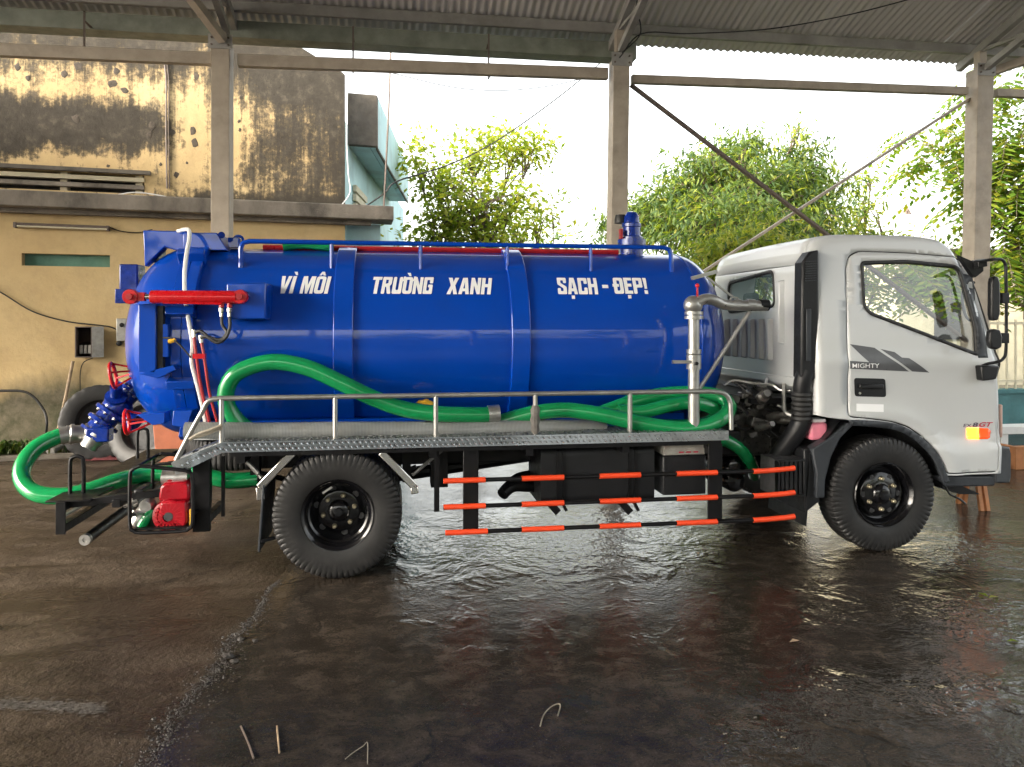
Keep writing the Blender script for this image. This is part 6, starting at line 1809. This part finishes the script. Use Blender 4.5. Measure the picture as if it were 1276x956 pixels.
MB().tube(smooth_path(px2([(915, 476, .5), (928, 488, .45), (926, 505, .45), (915, 520, .5)]), 5), .012, 7).build('engine_pipe', M['rubber'], eng)
MB().box((2.76, .35, .66), (2.95, .75, .86)).build('pump_gearbox', M['black'], trk, bevel=.02)
MB().box((2.70, .95, .9), (2.98, 1.45, 1.35)).build('vacuum_pump', M['black'], trk, bevel=.03)
MB().box((3.0, .30, 1.06), (3.34, 1.6, 1.10)).build('engine_cover', M['black'], trk)

# ================================================================== tail rack and pump set
XK = -1.665
def ch(a, b_, w, h, name='rack_rail'): return MB().bar(a, b_, w, h).build(name, M['black'], trk, bevel=.003)
for zz in (.53, .40): ch((XK, .0, zz), (XK, 1.95, zz), .05, .05)
MB().box((XK - .10, .02, .556), (XK + .16, 1.93, .566)).build('rack_board', M['black'], trk, bevel=.002)
MB().box((XK - .012, .02, .462), (XK + .012, 1.93, .474)).build('rack_slat', M['galv'], trk)
ch((XK + .30, .05, .53), (XK + .30, 1.9, .53), .05, .05)
MB().box((XK - .028, -.012, .365), (XK + .028, .0, .562)).build('rack_end', M['black'], trk, bevel=.002)
for yy in (.5, .98, 1.5): MB().box((XK - .02, yy, .424), (XK + .02, yy + .05, .507)).build('rack_web', M['black'], trk)
for yy in (.08, .75, 1.2, 1.85): ch((XK, yy, .53), (-.96, yy, .60), .05, .045)
MB().tube([(at(107, 672, .12).x, .12, at(107, 672, .12).z), (at(107, 672, .12).x, 1.85, at(107, 672, .12).z + .02)], .035, 14).build('tow_tube', M['black'], trk)
p = at(107, 672, .12)
MB().lathe([(.0, .006), (.012, .006), (.014, .0), (.035, 0), (.037, .01), (.037, .03)], (p.x, .10, p.z), (0, 1, 0), 16, False).build('tube_cap', M['silver'], trk)
for yy in (.23, 1.5):
    P = smooth_path([(XK - .04, yy, .53), (XK - .04, yy, .76), (XK - .02, yy, .80), (XK + .02, yy, .80), (XK + .04, yy, .76), (XK + .04, yy, .53)], 4)
    MB().tube(P, .013, 8).build('hose_horn', M['black'], trk)
xx = at(251, 600, .06).x
MB().box((xx - .055, .06, at(251, 663, .06).z), (xx + .05, .10, ZB)).build('pump_hanger', M['black'], trk, bevel=.003)
MB().box((xx - .02, .102, at(251, 663, .06).z + .02), (xx + .02, .62, at(251, 663, .06).z + .07)).build('pump_hanger', M['black'], trk)
MB().bar((xx + .12, .12, .41), (xx + .12, .12, .80), .02, .02).build('pump_hanger', M['black'], trk)
# ---- pump set
y0, y1 = -.04, .40
pxl, pxr = at(162, 650, y0).x, at(240, 650, y0).x
zb_, zt_ = at(200, 663, y0).z, at(200, 580, y0).z
ps = thing('water_pump', 'small red petrol engine pump in a black tube frame at the tail', 'pump', ((pxl + pxr) / 2, .15, zb_))
for yy in (y0, y1):
    P = smooth_path([(pxl + .06, yy, zt_), (pxl + .015, yy, zt_ - .02), (pxl, yy, zt_ - .07), (pxl, yy, zb_ + .06), (pxl + .02, yy, zb_ + .015), (pxl + .07, yy, zb_), (pxr - .07, yy, zb_), (pxr - .02, yy, zb_ + .015), (pxr, yy, zb_ + .06), (pxr, yy, zt_ - .10), (pxr - .02, yy, zt_ - .05), (pxr - .08, yy, zt_ - .03), (pxl + .06, yy, zt_)], 4)
    MB().tube(P, .012, 8).build('frame_hoop', M['black'], ps)
for (x_, z_) in ((pxl, zb_ + .1), (pxr, zb_ + .1), (pxl + .03, zt_ - .01), (pxr - .05, zt_ - .03), (pxl + .1, zb_), (pxr - .1, zb_)):
    MB().tube([(x_, y0, z_), (x_, y1, z_)], .011, 8).build('frame_tie', M['black'], ps)
MB().box((pxl + .02, y0 + .01, zb_ + .012), (pxr - .02, y1 - .01, zb_ + .024)).build('base_plate', M['black'], ps)
# engine: tank, cowl, recoil cover, carburettor, muffler, pump casing
e0 = MB().prism([at(197, 625, .03), at(199, 607, .03), at(205, 602, .03), at(231, 600, .03), at(236, 604, .03), at(236, 624, .03)], (0, .22, 0)).build('fuel_tank', M['redpump'], ps, bevel=.015)
MB().lathe([(.03, 0), (.032, .02), (.025, .03), (0, .03)], at(213, 601, .12), (0, 0, 1), 16).build('fuel_cap', M['redpump'], e0)
rc_ = at(211, 643, .02)
k_ = .103
cow = MB().lathe([(0, .16), (k_, .16), (k_ + .004, .03), (k_ - .004, .012), (k_ - .02, .006), (.070, .004), (.066, .010), (.062, .004), (.036, .0), (.034, .012), (0, .014)], (rc_.x, rc_.y - .02, rc_.z), (0, 1, 0), 32, False).build('recoil_cover', M['redpump'], ps, ang=30)
for k in range(18):
    a = 6.283 * k / 18
    MB().bar(Vector((rc_.x + math.cos(a) * .046, rc_.y - .019, rc_.z + math.sin(a) * .046)), Vector((rc_.x + math.cos(a) * .088, rc_.y - .017, rc_.z + math.sin(a) * .088)), .005, .006, (0, 1, 0)).build('cooling_rib', M['redpipe'], cow)
MB().lathe([(0, 0), (.028, 0), (.028, .012), (0, .012)], (rc_.x, rc_.y - .022, rc_.z), (0, 1, 0), 16).build('starter_hub', M['darkgrey'], cow)
MB().prism([at(197, 640, .0), at(200, 626, .0), at(232, 625, .0), at(233, 650, .0), at(229, 658, .0)], (0, .2, 0)).build('cowl', M['redpump'], ps, bevel=.012)
MB().prism([at(236, 635, -.0), at(241, 635, -.0), at(241, 655, -.0), at(236, 655, -.0)], (0, .02, 0)).build('warning_plate', M['yellow'], ps)
MB().box(at(166, 622, .06), at(190, 602, .25)).build('air_filter', M['plastic'], ps, bevel=.012)
MB().lathe([(0, 0), (.035, 0), (.045, .02), (.045, .08), (.03, .1), (0, .1)], at(181, 632, .02), (0, 1, 0), 16).build('carburettor', M['silver'], ps)
for i in range(7):
    c = at(re.uniform(168, 192), re.uniform(622, 655), re.uniform(.0, .12))
    MB().lathe([(0, 0), (.014, 0), (.014, .04), (.008, .05), (.008, .08), (0, .08)], c, (re.uniform(-1, 1), re.uniform(-1, .2), re.uniform(-.5, 1)), 8).build('engine_fitting', M['silver'], ps)
MB().lathe([(0, 0), (.05, 0), (.055, .02), (.055, .1), (.04, .13), (0, .13)], at(168, 655, .06), (.55, .2, .75), 16).build('pump_casing', M['silver'], ps)
MB().tube(smooth_path(px2([(176, 656, .03), (183, 645, .03), (190, 636, .05)]), 4), .03, 12).build('pump_outlet', M['hose'], ps)
MB().lathe([(0, 0), (.06, 0), (.06, .16), (0, .16)], at(236, 594, .15), (-1, 0, 0), 16).build('muffler', M['silver'], ps)

# ================================================================== hoses and loose things
def hose(pts, r, mat, label, name='suction_hose', n=14, sub=9, ends=True, cat='hose', ends_mat='silver'):
    P = smooth_path(pts, sub)
    t = thing(name, label, cat, (P[0].x, P[0].y, P[0].z - r))
    MB().tube(P, r, n).build('hose_body', M[mat], t, ang=60)
    return t, P
t, P = hose(px2([(345, 541, .24), (312, 536, .24), (290, 518, .22), (281, 494, .20), (290, 470, .18), (312, 457, .17), (345, 451, .16), (385, 459, .15), (425, 477, .14), (465, 496, .14), (505, 510, .15), (550, 516, .16), (600, 517, .18), (614, 516, .19)]), .056, 'hose', 'green suction hose arched over the side deck, ending mid-rail')
MB().tube([at(608, 516, .185), at(622, 515, .19)], .060, 16).build('end_band', M['silver'], t)
hose(px2([(612, 530, .27), (640, 521, .24), (670, 514, .20), (705, 511, .16), (745, 516, .12), (790, 526, .10), (840, 534, .09), (878, 531, .10), (902, 519, .14), (908, 505, .22), (895, 494, .30), (865, 490, .33), (825, 492, .34), (790, 500, .32), (760, 511, .30), (735, 520, .29)]), .056, 'hose', 'green suction hose coiled at the cab end of the side deck')
hose(px2([(770, 512, .22), (800, 513, .22), (835, 505, .22), (862, 502, .24), (884, 507, .26), (893, 516, .28), (880, 528, .3), (840, 531, .3), (800, 528, .3)]), .05, 'hose', 'inner green hose loop lying inside the coil on the deck')
t, P = hose(px2([(231, 537.5, .15), (260, 537, .15), (330, 537.5, .16), (420, 536.5, .16), (520, 536, .17), (600, 535, .18), (680, 533.5, .20), (725, 533, .22), (752, 533.5, .26)]), .060, 'clear', 'grey ribbed clear hose lying along the aluminium side deck', 'clear_hose')
P = smooth_path(px2([(88, 541, .66), (70, 545, .62), (48, 556, .55), (33, 572, .48), (27, 590, .42), (33, 606, .36), (50, 616, .32), (80, 618, .32), (112, 611, .38), (145, 600, .48), (180, 592, .60), (215, 590, .62), (250, 592, .55), (285, 599, .5), (322, 597, .5)]), 9)
t = thing('discharge_hose', 'green hose looping from the blue valve round to the pump', 'hose', P[0][:])
MB().tube(P, .056, 14).build('hose_body', M['hose'], t, ang=60)
MB().tube([P[1], P[7]], .060, 14).build('hose_clip', M['galv'], t)
hose(px2([(892, 546, .30), (908, 551, .30), (922, 560, .32), (932, 572, .38), (938, 584, .50), (940, 592, .66)]), .048, 'hose', 'short green hose hanging off the cab end of the deck')
# yellow net bag on the deck
c = at(529, 506, .30)
mb = MB().ball(c, (.075, .05, .045), 14, 9)
ry = random.Random(2)
mb.v = [c + (v - c) * ry.uniform(.85, 1.12) for v in mb.v]
tag(mb.build('yellow_bag', M['yellow']), 'yellow mesh bag tucked behind the arched green hose', 'bag')
